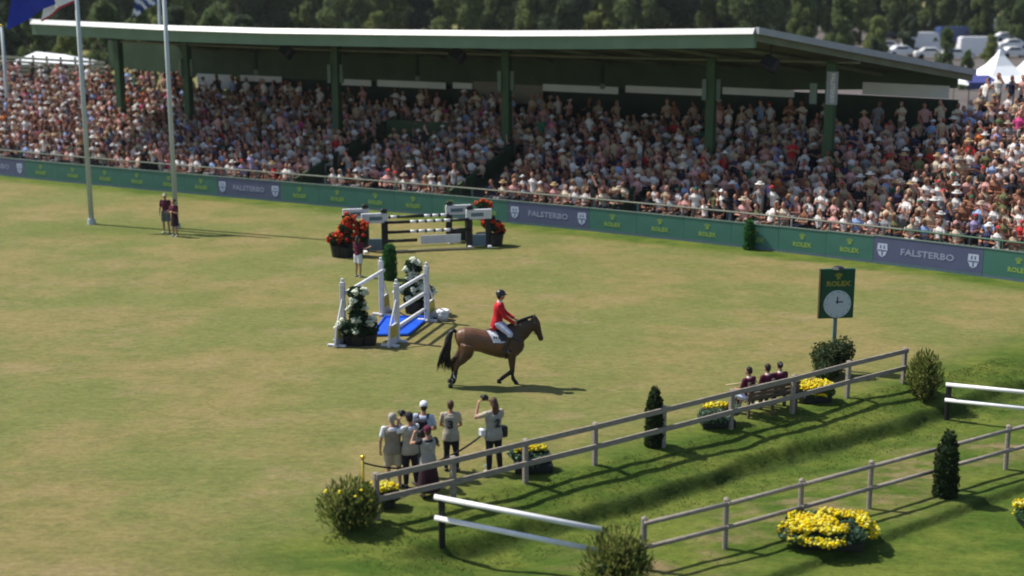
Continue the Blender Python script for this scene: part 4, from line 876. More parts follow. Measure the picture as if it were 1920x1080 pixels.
m_ = MB(); q = [p - tc for p in tr]; m_.add([p + V(0, 0, .01) for p in q] + [p + V(0, 0, .045) for p in q], [(3, 2, 1, 0), (4, 5, 6, 7), (0, 1, 5, 4), (1, 2, 6, 5), (2, 3, 7, 6), (3, 0, 4, 7)]); m_.build('sheet', 'blue_tray', wt)
for i in range(4): m_ = MB(); a, b_ = q[i], q[(i + 1) % 4]; m_.tube([a + V(0, 0, .06), b_ + V(0, 0, .06)], .045, 6); m_.build('rim', 'blue_tray', wt)
bk_ = empty('white_tub', G(829, 600), 0, 'white tub with pale lid beside the far wing of the white jump', 'tub'); m_ = MB(); m_.tube([(0, 0, 0), (0, 0, .3)], [.2, .24], 12); m_.build('tub', 'wing_white', bk_, True); m_ = MB(); m_.tube([(0, 0, .3), (0, 0, .36)], [.26, .24], 12); m_.build('lid', 'white', bk_)

# black and white oxer with grey sign boards
L1, R1 = G(722, 470), G(880, 463); sh_ = V(-.92, 1.15, 0)
ox = empty('black_white_jump', (L1 + R1) / 2, 0, 'oxer jump with black and white poles and dark wings carrying grey boards', 'show jump'); O0 = np.array(ox.location)
uo = (R1 - L1) / np.linalg.norm(R1 - L1); rzo = math.atan2(uo[1], uo[0])
for (bs, out, back) in ((L1, -1, 0), (R1, 1, 0), (L1 + sh_, -1, 1), (R1 + sh_, 1, 1)):
    b0 = bs - O0; o_ = uo * out; hh = 1.58
    for dd in (0, .85): m_ = MB(); m_.box(tuple(b0 + o_ * dd + V(0, 0, hh / 2 - .1)), (.27, .14, hh - .2), rzo, bev=.015); m_.build('wing_post', 'black', ox)
    m_ = MB(); m_.box(tuple(b0 + o_ * .42 + V(0, 0, hh - .16)), (1.12, .15, .42), rzo, bev=.012); sb = m_.build('sign_board', 'wing_white', ox)
    m_ = MB(); m_.box(tuple(b0 + o_ * .36 + V(0, -.078, hh - .17)), (.55, .006, .16), rzo); m_.build('sign_print', 'strip', sb)
    m_ = MB(); m_.box(tuple(b0 + o_ * .02 + V(0, 0, hh + .13)), (.26, .18, .2), rzo, bev=.03); m_.build('post_cap', 'black', ox)
    m_ = MB(); m_.box(tuple(b0 + o_ * .42 + V(0, 0, .28)), (.62, .12, .5), rzo, bev=.01); m_.build('lower_panel', 'strip' if not back else 'pot', ox)
    for dd in (0, .85): m_ = MB(); m_.box(tuple(b0 + o_ * dd + V(0, -.05, .04)), (.14, .85, .08), rzo, bev=.01); m_.build('wing_foot', 'white', ox)
bwseg = [(.3, 'black')] + [(.07, 'white'), (.03, 'black')] * 5 + [(.2, 'black')]; wbseg = [(.07, 'white'), (.03, 'black')] * 4 + [(.3, 'black')] + [(.07, 'white'), (.03, 'black')] * 3
for z, sg in ((1.22, bwseg), (.8, bwseg)): pole_part(ox, L1 - O0 + V(0, -.08, z), R1 - O0 + V(0, -.08, z), .066, sg)
pole_part(ox, L1 + sh_ - O0 + V(0, -.08, 1.22), R1 + sh_ - O0 + V(0, -.08, 1.22), .066, wbseg)
a, b_ = L1 - O0 + V(0, -.08, .42), R1 - O0 + V(0, -.08, .42); pole_part(ox, a, a + (b_ - a) * .38, .07, [(1, 'black')])
mid = a + (b_ - a) * .66; m_ = MB(); m_.box(tuple(mid), (1.75, .05, .36), rzo); pk = m_.build('plank', 'wing_white', ox); m_ = MB(); m_.box(tuple(mid + V(-.35, -.028, 0)), (.8, .004, .18), rzo); m_.build('plank_print', 'crest_blue', pk)
m_ = MB(); m_.tube([L1 - O0 + V(-.3, -.5, .05), R1 - O0 + V(.2, -.5, .05)], .05, 8); m_.build('ground_pole', 'pale_wood', ox)

# ------------------------------------------------------------------ plants
def cloud_mesh(nm, blobs, n_, size, pal, elong=1.6, up=None, surf=.55):
    """leaf quads scattered in ellipsoid blobs (centre, radii, weight)"""
    wts = np.array([b_[1][0] * b_[1][1] * b_[1][2] for b_ in blobs]) ** .75; wts /= wts.sum(); pts = []
    for (c, r_), wk in zip(blobs, wts):
        k = max(4, int(n_ * wk)); d = rand_dirs(k) * (surf + (1 - surf) * rng.uniform(0, 1, (k, 1)) ** .5) * rng.uniform(.85, 1.12, (k, 1)); pts.append(np.array(c) + d * np.array(r_))
    v, f, c = leaf_quads(np.concatenate(pts), size, pal, elong=elong, up=up); return fast_mesh(nm, v, f, c)
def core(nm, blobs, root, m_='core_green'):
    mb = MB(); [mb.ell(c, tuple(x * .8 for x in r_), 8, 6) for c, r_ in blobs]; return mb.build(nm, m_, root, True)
PG = [(.03, .07, .015), (.045, .09, .02), (.02, .045, .01), (.07, .11, .03)]
def column_bush(p, h, r_, label, cat, grp=None, taper=False, name='hedge_column', pal=PG, sz=.045):
    e = empty(name, p, 0, label, cat, grp); blobs = []
    for k in range(7):
        t = k / 6; rr_ = r_ * ((1 - .42 * t ** 4.5) if taper else (1 - .25 * t ** 6)); blobs.append(((rng.normal(0, .012), rng.normal(0, .012), .12 + (h - .3) * t), (rr_, rr_, h * .16)))
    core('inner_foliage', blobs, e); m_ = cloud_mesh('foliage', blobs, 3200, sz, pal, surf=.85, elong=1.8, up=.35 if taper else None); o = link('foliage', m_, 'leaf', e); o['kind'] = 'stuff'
    m_ = MB(); m_.tube([(0, 0, -.05), (0, 0, .35)], .05, 6); m_.build('stem', 'bark', e); return e
column_bush(G(731, 524), 1.38, .29, 'green clipped hedge column behind the white jump', 'hedge column', 'clipped hedge columns', pal=[(.03, .13, .025), (.045, .17, .035), (.02, .09, .02)])
column_bush(G(1404, 468), 1.28, .24, 'green clipped hedge column standing against the advertising boards', 'hedge column', 'clipped hedge columns', pal=[(.03, .13, .025), (.045, .17, .035), (.02, .09, .02)])
DK = [(.02, .04, .01), (.03, .055, .014), (.045, .06, .02), (.012, .025, .008)]
column_bush(G(1226, 836), 1.5, .24, 'dark slim conifer behind a post of the upper fence', 'conifer', 'slim dark conifers', True, 'conifer', DK, .05)
column_bush(G(1771, 930), 1.58, .29, 'dark slim conifer in front of the lower fence', 'conifer', 'slim dark conifers', True, 'conifer', DK, .05)
def shrub(p, w_, h, label, pal, flowers=0, n_=5200, name='shrub', spiky=True):
    e = empty(name, p, 0, label, 'shrub'); blobs = []
    for k in range(13):
        a = rng.uniform(0, 6.28); q = rng.uniform(0, .62) ; blobs.append(((math.cos(a) * w_ * .5 * q, math.sin(a) * w_ * .5 * q, h * rng.uniform(.2, .62)), (w_ * rng.uniform(.16, .26), w_ * rng.uniform(.16, .26), h * rng.uniform(.2, .36))))
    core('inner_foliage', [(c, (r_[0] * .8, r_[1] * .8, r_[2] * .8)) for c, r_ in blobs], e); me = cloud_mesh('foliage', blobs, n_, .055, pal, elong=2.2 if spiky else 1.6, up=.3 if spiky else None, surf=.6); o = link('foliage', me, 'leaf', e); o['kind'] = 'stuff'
    if spiky:
        k = 1500; d = rand_dirs(k); d[:, 2] = np.abs(d[:, 2]); rr_ = rng.uniform(.45, 1.05, (k, 1)); c_ = d * rr_ * np.array([w_ * .52, w_ * .52, h * .78]) + np.array([0, 0, h * .22]); ax = d * np.array([.7, .7, .5]) + np.array([0, 0, .7]) + rng.normal(0, .2, (k, 3)); ax /= np.linalg.norm(ax, axis=1)[:, None]
        sd_ = np.cross(ax, rand_dirs(k)); sd_ /= np.linalg.norm(sd_, axis=1)[:, None]; L_ = rng.uniform(.04, .11, (k, 1)); v = np.stack([c_ - ax * L_, c_ + sd_ * .02, c_ + ax * L_, c_ - sd_ * .02], 1).reshape(-1, 3)
        o = link('sprigs', fast_mesh('sprigs', v, np.arange(4 * k).reshape(-1, 4), np.array(pal)[rng.integers(0, len(pal), k)] * rng.uniform(.9, 1.5, (k, 1))), 'leaf', e); o['kind'] = 'stuff'
    m_ = MB(); m_.tube([(0, 0, -.05), (0, 0, h * .4)], .06, 6); m_.build('stem', 'bark', e)
    for k in range(flowers):
        a = rng.uniform(3.6, 5.8); m_ = MB(); m_.ell((math.cos(a) * w_ * .44, math.sin(a) * w_ * .38, h * rng.uniform(.5, .9)), (.035, .035, .02), 6, 4); m_.build('blossom', 'yellow_flower', e)
    return e
M['yellow_flower'] = mat('yellow_flower', (.75, .6, .02), .7, .15); YG = [(.12, .15, .027), (.18, .19, .045), (.06, .09, .02), (.24, .22, .07), (.08, .105, .027)]
shrub(G(655, 990), 1.35, 1.15, 'yellowish green bushy shrub at the near end of the upper fence', YG, 7)
shrub(G(1157, 1106), 1.45, 1.35, 'olive green shrub in front of the near end of the lower fence', YG, 0)
shrub(G(1732, 742), 1.05, 1.35, 'loose brownish green shrub past the far end of the upper fence', YG, 0)
shrub(G(1558, 706), 1.65, 1.3, 'dark round shrub around the foot of the green clock sign', [(.04, .06, .02), (.07, .09, .03), (.02, .035, .01), (.1, .12, .05)], 0, 6000, spiky=False)
def planter(p, w_, dpt, h, label, rz=0, fl=.6, n_f=420, leafy=(.07, .12, .07), patches=None, box=True):
    e = empty('flower_planter', p, rz, label, 'flower planter', 'planters of yellow flowers')
    m_ = MB(); m_.box((0, 0, .11), (w_ * .7, dpt * .65, .22), bev=.03); m_.build('tub', 'pot', e)
    blobs = [((rng.uniform(-.36, .36) * w_, rng.uniform(-.3, .3) * dpt, h * rng.uniform(.5, .68)), (w_ * .2, dpt * .25, h * .26)) for _ in range(11)]
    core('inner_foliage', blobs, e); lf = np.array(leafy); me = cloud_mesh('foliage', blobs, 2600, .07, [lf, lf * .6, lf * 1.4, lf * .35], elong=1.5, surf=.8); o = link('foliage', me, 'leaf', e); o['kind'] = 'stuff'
    pts = []
    for (cx, cy, rx, ry) in (patches or [(0, 0, fl * .5, fl * .5)]):
        k = int(n_f / len(patches or [1])); a = rng.uniform(0, 6.28, k); q = np.sqrt(rng.uniform(0, 1, k)); x = (cx + np.cos(a) * q * rx) * w_; y = (cy + np.sin(a) * q * ry) * dpt
        zz = h * (.78 + .22 * np.cos(np.clip(x / w_ * 2.6, -1.5, 1.5)) * np.cos(np.clip(y / dpt * 2.6, -1.5, 1.5))) + rng.normal(0, .035, k) - .32 * h * (np.maximum(np.abs(x) / w_, np.abs(y) / dpt) > .43); pts.append(np.column_stack([x, y, zz]))
    v, f, c = octas(np.concatenate(pts), .042, [(.82, .66, .01), (.85, .76, .04), (.7, .5, .01), (.85, .8, .2)]); o = link('blossoms', fast_mesh('blossoms', v, f, c), 'leaf', e); o['kind'] = 'stuff'; return e
planter(G(1553, 1018), 2.0, 1.4, .58, 'big planter of bright yellow flowers in two bands below the lower fence', R(-8), n_f=2300, patches=[(-.34, -.1, .2, .38), (-.08, -.34, .26, .26), (-.14, -.1, .2, .2), (.22, .34, .32, .18), (.42, .1, .12, .26)], leafy=(.09, .16, .1))
planter(G(1000, 882), 1.3, .8, .55, 'planter of yellow flowers with bluish leaves beside the long haired photographer', R(5), n_f=300, patches=[(-.05, .2, .3, .25)], leafy=(.12, .2, .13))
planter(G(1345, 798), 1.25, .8, .55, 'planter of yellow flowers and grey green leaves left of the bench', R(5), n_f=260, patches=[(-.02, .15, .26, .25)], leafy=(.15, .22, .15))
planter(G(1527, 752), 1.2, .8, .52, 'planter full of yellow flowers right of the bench', R(10), n_f=700, patches=[(0, 0, .48, .48)], leafy=(.09, .14, .04))
planter(G(716, 950), .85, .6, .5, 'small planter of yellow flowers behind the first post of the upper fence', 0, n_f=330, patches=[(0, .05, .45, .4)], leafy=(.05, .08, .03))
planter(G(1950, 985), 1.3, .9, .5, 'planter of yellow flowers cut by the right edge of the picture', 0, n_f=110, patches=[(-.3, .2, .14, .2)], leafy=(.08, .15, .07))
def flower_tower(p, blobs, fpal, lpal, nf, label, nm, pots, size=.06):
    e = empty(nm, p, 0, label, 'flower display'); core('inner_foliage', blobs, e, 'core_green'); me = cloud_mesh('foliage', blobs, 2600, .07, lpal, surf=.85); o = link('foliage', me, 'leaf', e); o['kind'] = 'stuff'
    pts = []
    for c, r_ in blobs:
        k = int(nf / len(blobs)); nc = max(3, k // 9); cs = rand_dirs(nc); cs[:, 1] = -np.abs(cs[:, 1]) + .15; cs[:, 2] = cs[:, 2] * .8 + .25
        pts.append(np.repeat(np.array(c) + cs * np.array(r_) * 1.12, 9, axis=0) + rng.normal(0, .045, (nc * 9, 3)))
    v, f, c = octas(np.concatenate(pts), size, fpal); o = link('blossoms', fast_mesh('blossoms', v, f, c), 'leaf', e); o['kind'] = 'stuff'
    for (x, y, r_, h_) in pots: m_ = MB(); m_.tube([(x, y, 0), (x, y, h_)], [r_ * .8, r_], 12); m_.build('tub', 'pot', e)
    return e
RD = [(.62, .025, .02), (.68, .08, .02), (.5, .015, .02), (.72, .17, .03)]; WH = [(.72, .75, .6), (.78, .8, .7), (.6, .66, .48)]
DG = [(.02, .05, .02), (.035, .07, .03), (.012, .03, .012)]
flower_tower(G(652, 480), [((-.45, -.1, .75), (.33, .3, .28)), ((.0, 0, .72), (.33, .3, .25)), ((-.05, .1, 1.15), (.3, .28, .25)), ((.05, .15, 1.55), (.24, .22, .2)), ((.55, .1, 1.15), (.22, .2, .3)), ((.5, 0, .75), (.3, .25, .25))], RD, DG, 520, 'tall display of red flowers in black tubs left of the black and white jump', 'red_flowers', [(-.35, -.1, .36, .5), (.3, 0, .4, .55), (-.05, -.2, .3, .42)], .065)
flower_tower(G(922, 460), [((.15, 0, .85), (.32, .3, .24)), ((-.15, .2, 1.0), (.3, .3, .3)), ((-.35, .3, 1.7), (.3, .25, .16)), ((.35, .1, .65), (.22, .22, .18))], RD, DG, 330, 'red flowers in black tubs right of the black and white jump', 'red_flowers', [(.15, 0, .38, .5), (-.35, .2, .35, .5)], .06)
flower_tower(G(672, 646), [((0, 0, .5), (.52, .38, .32)), ((-.38, -.1, .62), (.24, .22, .2)), ((.35, 0, .55), (.3, .28, .28)), ((.02, 0, .95), (.3, .26, .26)), ((0, 0, 1.32), (.26, .24, .24)), ((-.02, 0, 1.68), (.26, .24, .22))], WH, DG, 240, 'tower of white flowers and dark leaves at the near end of the white jump', 'white_flowers', [(0, 0, .36, .4), (.36, 0, .26, .35), (-.3, 0, .2, .3)], .085)
flower_tower(G(776, 586), [((0, 0, .5), (.35, .3, .32)), ((-.1, 0, .85), (.42, .3, .22)), ((0, 0, 1.2), (.26, .24, .25)), ((.0, 0, 1.62), (.3, .26, .28)), ((.45, 0, .75), (.25, .2, .25))], WH, DG, 300, 'tower of white flowers and dark leaves at the far end of the white jump', 'white_flowers', [(0, 0, .36, .42), (.4, 0, .24, .35)], .085)

# ------------------------------------------------------------------ clock sign
sg = empty('clock_sign', G(1562, 694), R(6), 'tall green clock sign with yellow crown on a post among shrubs', 'clock sign')
m_ = MB(); m_.box((0, .06, 1.4), (.12, .08, 2.8), bev=.01); m_.build('post', 'haunch', sg)
m_ = MB(); m_.box((0, 0, 2.36), (1.02, .12, 1.5), bev=.02); m_.build('panel', 'sign_green', sg)
m_ = MB(); m_.box((-.53, 0, 2.36), (.04, .14, 1.5)); m_.build('edge', 'sign_edge', sg)
m_ = MB(); m_.tube([(0, -.062, 2.05), (0, -.09, 2.05)], [.42, .41], 32, side=(1, 0, 0)); fc = m_.build('clock_face', 'clock_white', sg)
m_ = MB(); m_.box((.05, -.095, 2.12), (.22, .008, .035)); m_.build('hand', 'black', fc); m_ = MB(); m_.box((-.01, -.095, 2.17), (.03, .008, .22)); m_.build('hand', 'black', fc)
for k in range(12): m_ = MB(); a = k * math.pi / 6; m_.box((math.sin(a) * .36, -.093, 2.05 + math.cos(a) * .36), (.02, .004, .05)); m_.build('hour_mark', 'strip', fc)
o = link('lettering', textmesh('ROLEX', .2, .003, .01, 1.15), 'sign_gold', sg); o.location = (0, -.066, 2.66); o.rotation_euler = (R(90), 0, 0)
m_ = MB(); crown(m_, 0, 2.87, .12); o = m_.build('crown_emblem', 'sign_gold', sg); o.location = (0, -.066, 0)
m_ = MB(); m_.tube([(0, 0, 3.1), (0, 0, 3.17)], [.2, .12], 10); m_.build('top_cap', 'black', sg)

# ------------------------------------------------------------------ fences, bench, ropes
def fence(pxs, label, round_, hh, pr):
    pts = [G(*q) for q in pxs]; f0 = pts[0]; e = empty('wooden_fence', f0, 0, label, 'fence')
    for p in pts:
        m_ = MB(); q = p - f0
        if round_: m_.tube([q + V(0, 0, -.3), q + V(0, 0, hh)], .062, 10); m_.tube([q + V(0, 0, hh), q + V(0, 0, hh + .035)], [.068, .03], 10)
        else: m_.box(tuple(q + V(0, 0, hh / 2 - .15)), (.12, .11, hh + .3), math.atan2(AD[1], AD[0]), bev=.012)
        m_.build('post', 'wood_grey', e)
    for a, b_ in zip(pts, pts[1:]):
        for z in (hh - .08, hh * .46):
            m_ = MB(); d = (b_ - a); d = d / np.linalg.norm(d); nn = V(d[1], -d[0], 0) * (.085 if not round_ else .075); p, q = a - f0 + V(0, 0, z) - d * .04 + nn, b_ - f0 + V(0, 0, z) + d * .04 + nn
            if round_: m_.tube([p, q], .05, 10)
            else: m_.tube([p, q], [(.085, .03)] * 2, 4, side=(0, 0, 1)) if False else m_.add(*boxbar(p, q, .13, .045))
            m_.build('rail', 'wood_grey', e, round_)
    return pts
def boxbar(p, q, h, th):
    d = (q - p) / np.linalg.norm(q - p); nn = V(d[1], -d[0], 0); nn /= np.linalg.norm(nn); up = V(0, 0, 1); vs = []
    for c in (p, q): vs += [c - nn * th / 2 - up * h / 2, c + nn * th / 2 - up * h / 2, c + nn * th / 2 + up * h / 2, c - nn * th / 2 + up * h / 2]
    return vs, [(3, 2, 1, 0), (4, 5, 6, 7), (0, 1, 5, 4), (1, 2, 6, 5), (2, 3, 7, 6), (3, 0, 4, 7)]
fence([(707, 974), (850, 940), (985, 905), (1115, 872), (1243, 838), (1370, 804), (1485, 775), (1588, 746), (1693, 719)], 'upper two rail fence of weathered boards in front of the photographers', False, 1.08, 0)
fence([(1206, 1068), (1359, 1029), (1499, 990), (1629, 953), (1762, 915), (1885, 880), (2010, 846)], 'lower two rail fence of round weathered rails beside the big yellow planter', True, 1.14, 0)
def rails(p0, p1, label, side_posts, zz, ends):
    e = empty('rail_jump', p0, 0, label, 'rail jump'); 
    for q in side_posts: m_ = MB(); m_.box(tuple(q - p0 + V(0, 0, zz[0] / 2 - .05)), (.13, .11, zz[0] + .0), .3, bev=.012); m_.build('post', 'black', e)
    d = (p1 - p0); L = np.linalg.norm(d); u = d / L
    for z in zz: m_ = MB(); m_.tube([V(0, -.12, z) - u * ends[0], V(0, -.12, z) + d + u * ends[1]], .058, 12); m_.build('white_rail', 'white', e, True)
    for q in side_posts:
        for z in zz: m_ = MB(); m_.box(tuple(q - p0 + V(0, -.08, z - .06)), (.14, .14, .03), .3); m_.build('cup', 'black', e)
ja, jb = G(829, 1022), G(1123, 1085); rails(ja, jb, 'two white rails on black posts at the near end of the track', [ja, jb], (1.13, .66), (.15, .05))
jc, jd = G(1775, 787), G(1985, 810); rails(jc, jd, 'two white rails on black posts at the far right end of the track', [jc, jd], (1.05, .6), (.12, .2))
# brass posts with rope
s1, s2 = G(682, 938), G(914, 874)
for p, lb in ((s1, 'brass rope post left of the photographers'), (s2, 'slim grey rope post half hidden by the long haired photographer')):
    gm_ = 'gold' if p is s1 else 'haunch'
    e = empty('rope_post', p, 0, lb, 'rope post', 'rope posts'); m_ = MB(); m_.tube([(0, 0, 0), (0, 0, .04)], [.17, .14] if p is s1 else [.1, .08], 14); m_.build('base', gm_, e); m_ = MB(); m_.tube([(0, 0, .03), (0, 0, .98)], .032 if p is s1 else .02, 10); m_.build('shaft', gm_, e, True); m_ = MB(); m_.ell((0, 0, 1.02), (.06, .06, .06) if p is s1 else (.03, .03, .03)); m_.build('knob', gm_, e, True)
m_ = MB(); m_.tube([s1 + (s2 - s1) * t + V(0, 0, .9 - .5 * (1 - (2 * t - 1) ** 2) * (.9)) for t in np.linspace(0, 1, 24)], .022, 6); tag(m_.build('rope', 'rope'), 'dark rope slung between the two rope posts', 'rope')
m_ = MB(); p0, p1 = G(1040, 780), s2; m_ = MB()
# bench
bp_ = G(1436, 772); brz = R(28)
bn = empty('park_bench', bp_, brz, 'brown slatted bench carrying three seated people in maroon', 'bench')
for k in range(4): m_ = MB(); m_.box((0, .18 - .12 * k + .05, .45), (1.75, .09, .035), bev=.008); m_.build('seat_slat', 'bench_wood', bn)
for k in range(4): m_ = MB(); m_.box((0, -.3 - .02 * k, .56 + .12 * k), (1.75, .03, .09), bev=.008); m_.build('back_slat', 'bench_wood', bn)
for x in (-.8, 0, .8):
    m_ = MB(); m_.box((x, .22, .22), (.07, .07, .44)); m_.build('leg', 'bench_wood', bn); m_ = MB(); m_.box((x, -.27, .5), (.07, .06, 1.0)); m_.build('leg', 'bench_wood', bn)
sitl = {s: (V(s * .04, .42, .0), V(0, .04, -.4)) for s in (-1, 1)}; Bm = Matrix.Rotation(brz, 3, 'Z')
for k, (x, hr_, lb, tr_, hy) in enumerate(((-.62, 'short', 'left of three people on the bench, short dark hair, maroon shirt, pale trousers', 'pale_blue', 20), (.0, 'short', 'middle of three people on the bench, maroon shirt with pale collar', 'grey_cloth', 5), (.42, 'bun', 'right of three people on the bench, dark tied hair, maroon shirt', 'dark_cloth', -10))):
    r, J = person(Vector(bp_) + Bm @ Vector((x, -.04, 0)), brz + R(hy * .5), lb, 'people sitting on the bench', 1.72, pz=.57, lean=.05, arms={s: (V(s * .05, .06, -.27), V(-s * .05, .24, -.05)) for s in (-1, 1)}, legs=sitl,
                  outfit=dict(shirt=('maroon', .5), trousers=(tr_, .98), hair=('hair_dark', hr_)), headyaw=R(hy))
    m_ = MB(); m_.tube([J['T'](0, 0, 1.44), J['T'](0, 0, 1.49)], [(.08, .07), (.062, .06)], 10, side=(1, 0, 0)); m_.build('collar', 'white_cloth', r, True)
st = Vector(bp_) + Bm @ Vector((-1.15, .2, 0)); m_ = MB(); m_.tube([(0, 0, 0), (.85, .15, .06)], .022, 6); o = m_.build('wooden_stick', 'pale_wood', None, True, st + Vector((-.05, 0, .86))); tag(o, 'pale wooden stick held level left of the bench', 'stick')

# ------------------------------------------------------------------ trees behind
def tree_proto(seed, h, wdt, pal, leaf=.25, n_=15000, z0=.8):
    blobs = []
    for k in range(34):
        t = rng.uniform(0, 1); z = z0 + (h - z0) * t; env = math.sin(math.pi * min(1, .12 + .88 * t) ** .8) ** .6; a = rng.uniform(0, 6.28); q = rng.uniform(.25, .8) * env * wdt / 2
        blobs.append(((math.cos(a) * q, math.sin(a) * q, z), (wdt * rng.uniform(.1, .17), wdt * rng.uniform(.1, .17), h * rng.uniform(.06, .11))))
    cr = cloud_mesh('crown', blobs, n_, leaf, pal, elong=1.7, surf=.5); cr.materials.append(M['leaf'])
    tb = MB(); tb.tube([(0, 0, -.2), (.1, .05, h * .3), (.05, -.1, h * .75)], [.28, .2, .07], 8)
    for k in range(6): a = k * 1.05 + seed; z = h * (.2 + .09 * k); tb.tube([(0, 0, z), (math.cos(a) * wdt * .2, math.sin(a) * wdt * .2, z + h * .1), (math.cos(a) * wdt * .36, math.sin(a) * wdt * .36, z + h * .16)], [.1, .06, .02], 5)
    tm_ = tb.mesh('trunk'); tm_.materials.append(M['bark']); return cr, tm_
PT = [[(0.123, 0.1679, 0.0632), (0.1604, 0.2052, 0.0782), (0.0856, 0.123, 0.0528)], [(0.1529, 0.1978, 0.0677), (0.1903, 0.2351, 0.0856), (0.1006, 0.138, 0.0557)], [(0.0707, 0.1006, 0.0557), (0.0931, 0.1305, 0.0647), (0.0557, 0.0782, 0.0468)], [(0.2501, 0.28, 0.0931), (0.1903, 0.2277, 0.0737), (0.138, 0.1753, 0.0632)]]
protos = [tree_proto(k, [15, 16, 14, 12, 17][k], [8.5, 7, 8, 9, 6.2][k], PT[[0, 1, 2, 3, 1][k]]) for k in range(5)]
kinds = ['broad dark green tree', 'tall mid green tree', 'very dark tree', 'rounded yellow green tree', 'narrow light green tree']
def tree(x, y, k, s, label, z=0):
    e = empty('tree', (x, y, z), rng.uniform(0, 6.28), label, 'tree', 'trees beyond the stand'); e.scale = (s, s, s * rng.uniform(.92, 1.1)); cr, tm_ = protos[k]
    for nm, me in (('crown', cr), ('trunk', tm_)): o = bpy.data.objects.new(nm, me); col.objects.link(o); o.parent = e
TL = [(0, 'at the left edge'), (75, 'above the left roof tip'), (145, 'at the left flagpole'), (222, 'above the first column'), (290, 'at the rear flagpole'), (350, 'above the second column'), (415, 'a little right of the second column'), (480, 'above the first hanging lamp'), (537, 'above the left loudspeaker'), (590, 'a little left of the third column'), (630, 'above the third column'), (700, 'a little right of the third column'), (783, 'above the middle hanging lamp'), (858, 'above the middle loudspeaker'), (905, 'a little left of the fourth column'), (950, 'above the fourth column'), (1010, 'a little right of the fourth column'), (1070, 'a little left of the right hanging lamp'), (1130, 'above the right hanging lamp'), (1200, 'halfway between right hanging lamp and fifth column'), (1275, 'a little left of the fifth column'), (1335, 'above the fifth column'), (1415, 'at the front right roof corner'), (1480, 'a little right of the roof corner'), (1559, 'above the lettered column'), (1620, 'a little right of the lettered column'), (1690, 'above the long camper van'), (1750, 'right of the long camper van'), (1820, 'above the roof end'), (1880, 'above the peaked tent'), (1940, 'at the right edge')]
def tlab(k, px, row):
    nm = min(TL, key=lambda q: abs(q[0] - px)); TL_used = tlab.__dict__.setdefault('u', {}); key = (nm[1], row)
    if key in TL_used:
        c_ = [q for q in TL if (q[1], row) not in TL_used]; nm = min(c_, key=lambda q: abs(q[0] - px)); key = (nm[1], row)
    TL_used[key] = 1; return f'{kinds[k]} {nm[1]}, {row}'
seq = [2, 0, 2, 1, 2, 3, 1, 0, 2, 1, 0, 3, 2, 1, 0, 1, 2, 3, 0, 2, 1, 0, 2, 1, 3, 0, 1, 2, 0, 2]
for i, px in enumerate(np.linspace(-40, 1960, 30)):
    Y = 205 + 10 * math.sin(i * 2.3) + (30 if px > 1600 else 0); x = (px - 960) / FPX * Y * .985
    tree(x + rng.normal(0, .6), Y, seq[i], rng.uniform(.95, 1.15), tlab(seq[i], px, 'nearer row'))
for i, px in enumerate(np.linspace(-60, 1980, 26)):
    Y = 232 + 8 * math.sin(i * 1.7) + (35 if px > 1600 else 0); x = (px - 960) / FPX * Y * .985; k = seq[(i * 7 + 3) % 30] if i % 3 else 2
    tree(x, Y, k, rng.uniform(1.1, 1.35), tlab(k, px, 'rear row'))
for i, (px, py, Y, k, s, lb) in enumerate(((1572, 104, 165, 0, .52, 'bushy round green tree just above the right roof edge'), (1640, 96, 185, 3, .42, 'small yellow green tree left of the parked vehicles'), (1500, 90, 175, 1, .5, 'mid green tree above the right roof corner'), (1855, 92, 170, 3, .26, 'small pale green tree among the parked cars'), (1815, 122, 140, 0, .2, 'low dark bush right behind the roof end'), (1700, 80, 200, 2, .34, 'dark bush behind the long camper van'), (1640, 112, 150, 2, .3, 'low dark bush behind the lettered column top'), (1905, 70, 215, 0, .4, 'dark green tree top near the right edge'), (1770, 100, 160, 0, .3, 'dark green bush in front of the vehicles'), (1835, 70, 225, 1, .5, 'mid green tree between the far parked vehicles'), (85, 96, 150, 3, .38, 'yellow green bush seen under the left roof end'), (190, 96, 150, 1, .42, 'mid green bush seen under the left roof end'),
                                           (20, 100, 140, 2, .6, 'very dark tree at the left edge behind the railing'), (710, 62, 190, 3, .4, 'bright yellow green bush top above the roof centre'))):
    x = (px - 960) / FPX * Y * .99; tree(x, Y, k, s * 1.15, lb)
for i, (px, Y, k, s_, lb) in enumerate(((-20, 128, 2, .62, 'dark low tree at the left edge above the tent'), (60, 132, 0, .55, 'dark green low tree above the low white tent'), (130, 126, 3, .5, 'yellow green low tree behind the left flagpole'), (195, 130, 0, .52, 'dark green low tree just left of the first column'), (262, 127, 1, .5, 'mid green low tree right of the first column'), (325, 131, 2, .55, 'dark low tree behind the second flagpole'), (395, 128, 0, .52, 'dark green low tree seen under the roof right of the second column'), (460, 130, 2, .55, 'dark low tree at the left end of the pale wall panels'))):
    tree((px - 960) / FPX * Y * .985, Y, k, s_, lb)
# far wood closing the view between the trunks
blobs = []
for px in np.linspace(-500, 2400, 150): Y = 262 + rng.uniform(0, 26) + (25 if px > 1600 else 0); blobs.append((((px - 960) / FPX * Y, Y, rng.uniform(1, 11)), (3.6, 2.5, 3.4)))
me = cloud_mesh('far_wood', blobs, 80000, .5, PT[2] + PT[0][:1], surf=.4); o = link('far_wood', me, 'leaf'); tag(o, 'dark continuous wood closing the view behind the trees', kind='stuff')
wc = MB(); [wc.ell(c, (3.0, 2.0, 3.4), 7, 5) for c, r_ in blobs]; tag(wc.build('far_wood_core', 'core_green', None, True), 'dark inner mass of the far wood', kind='stuff')

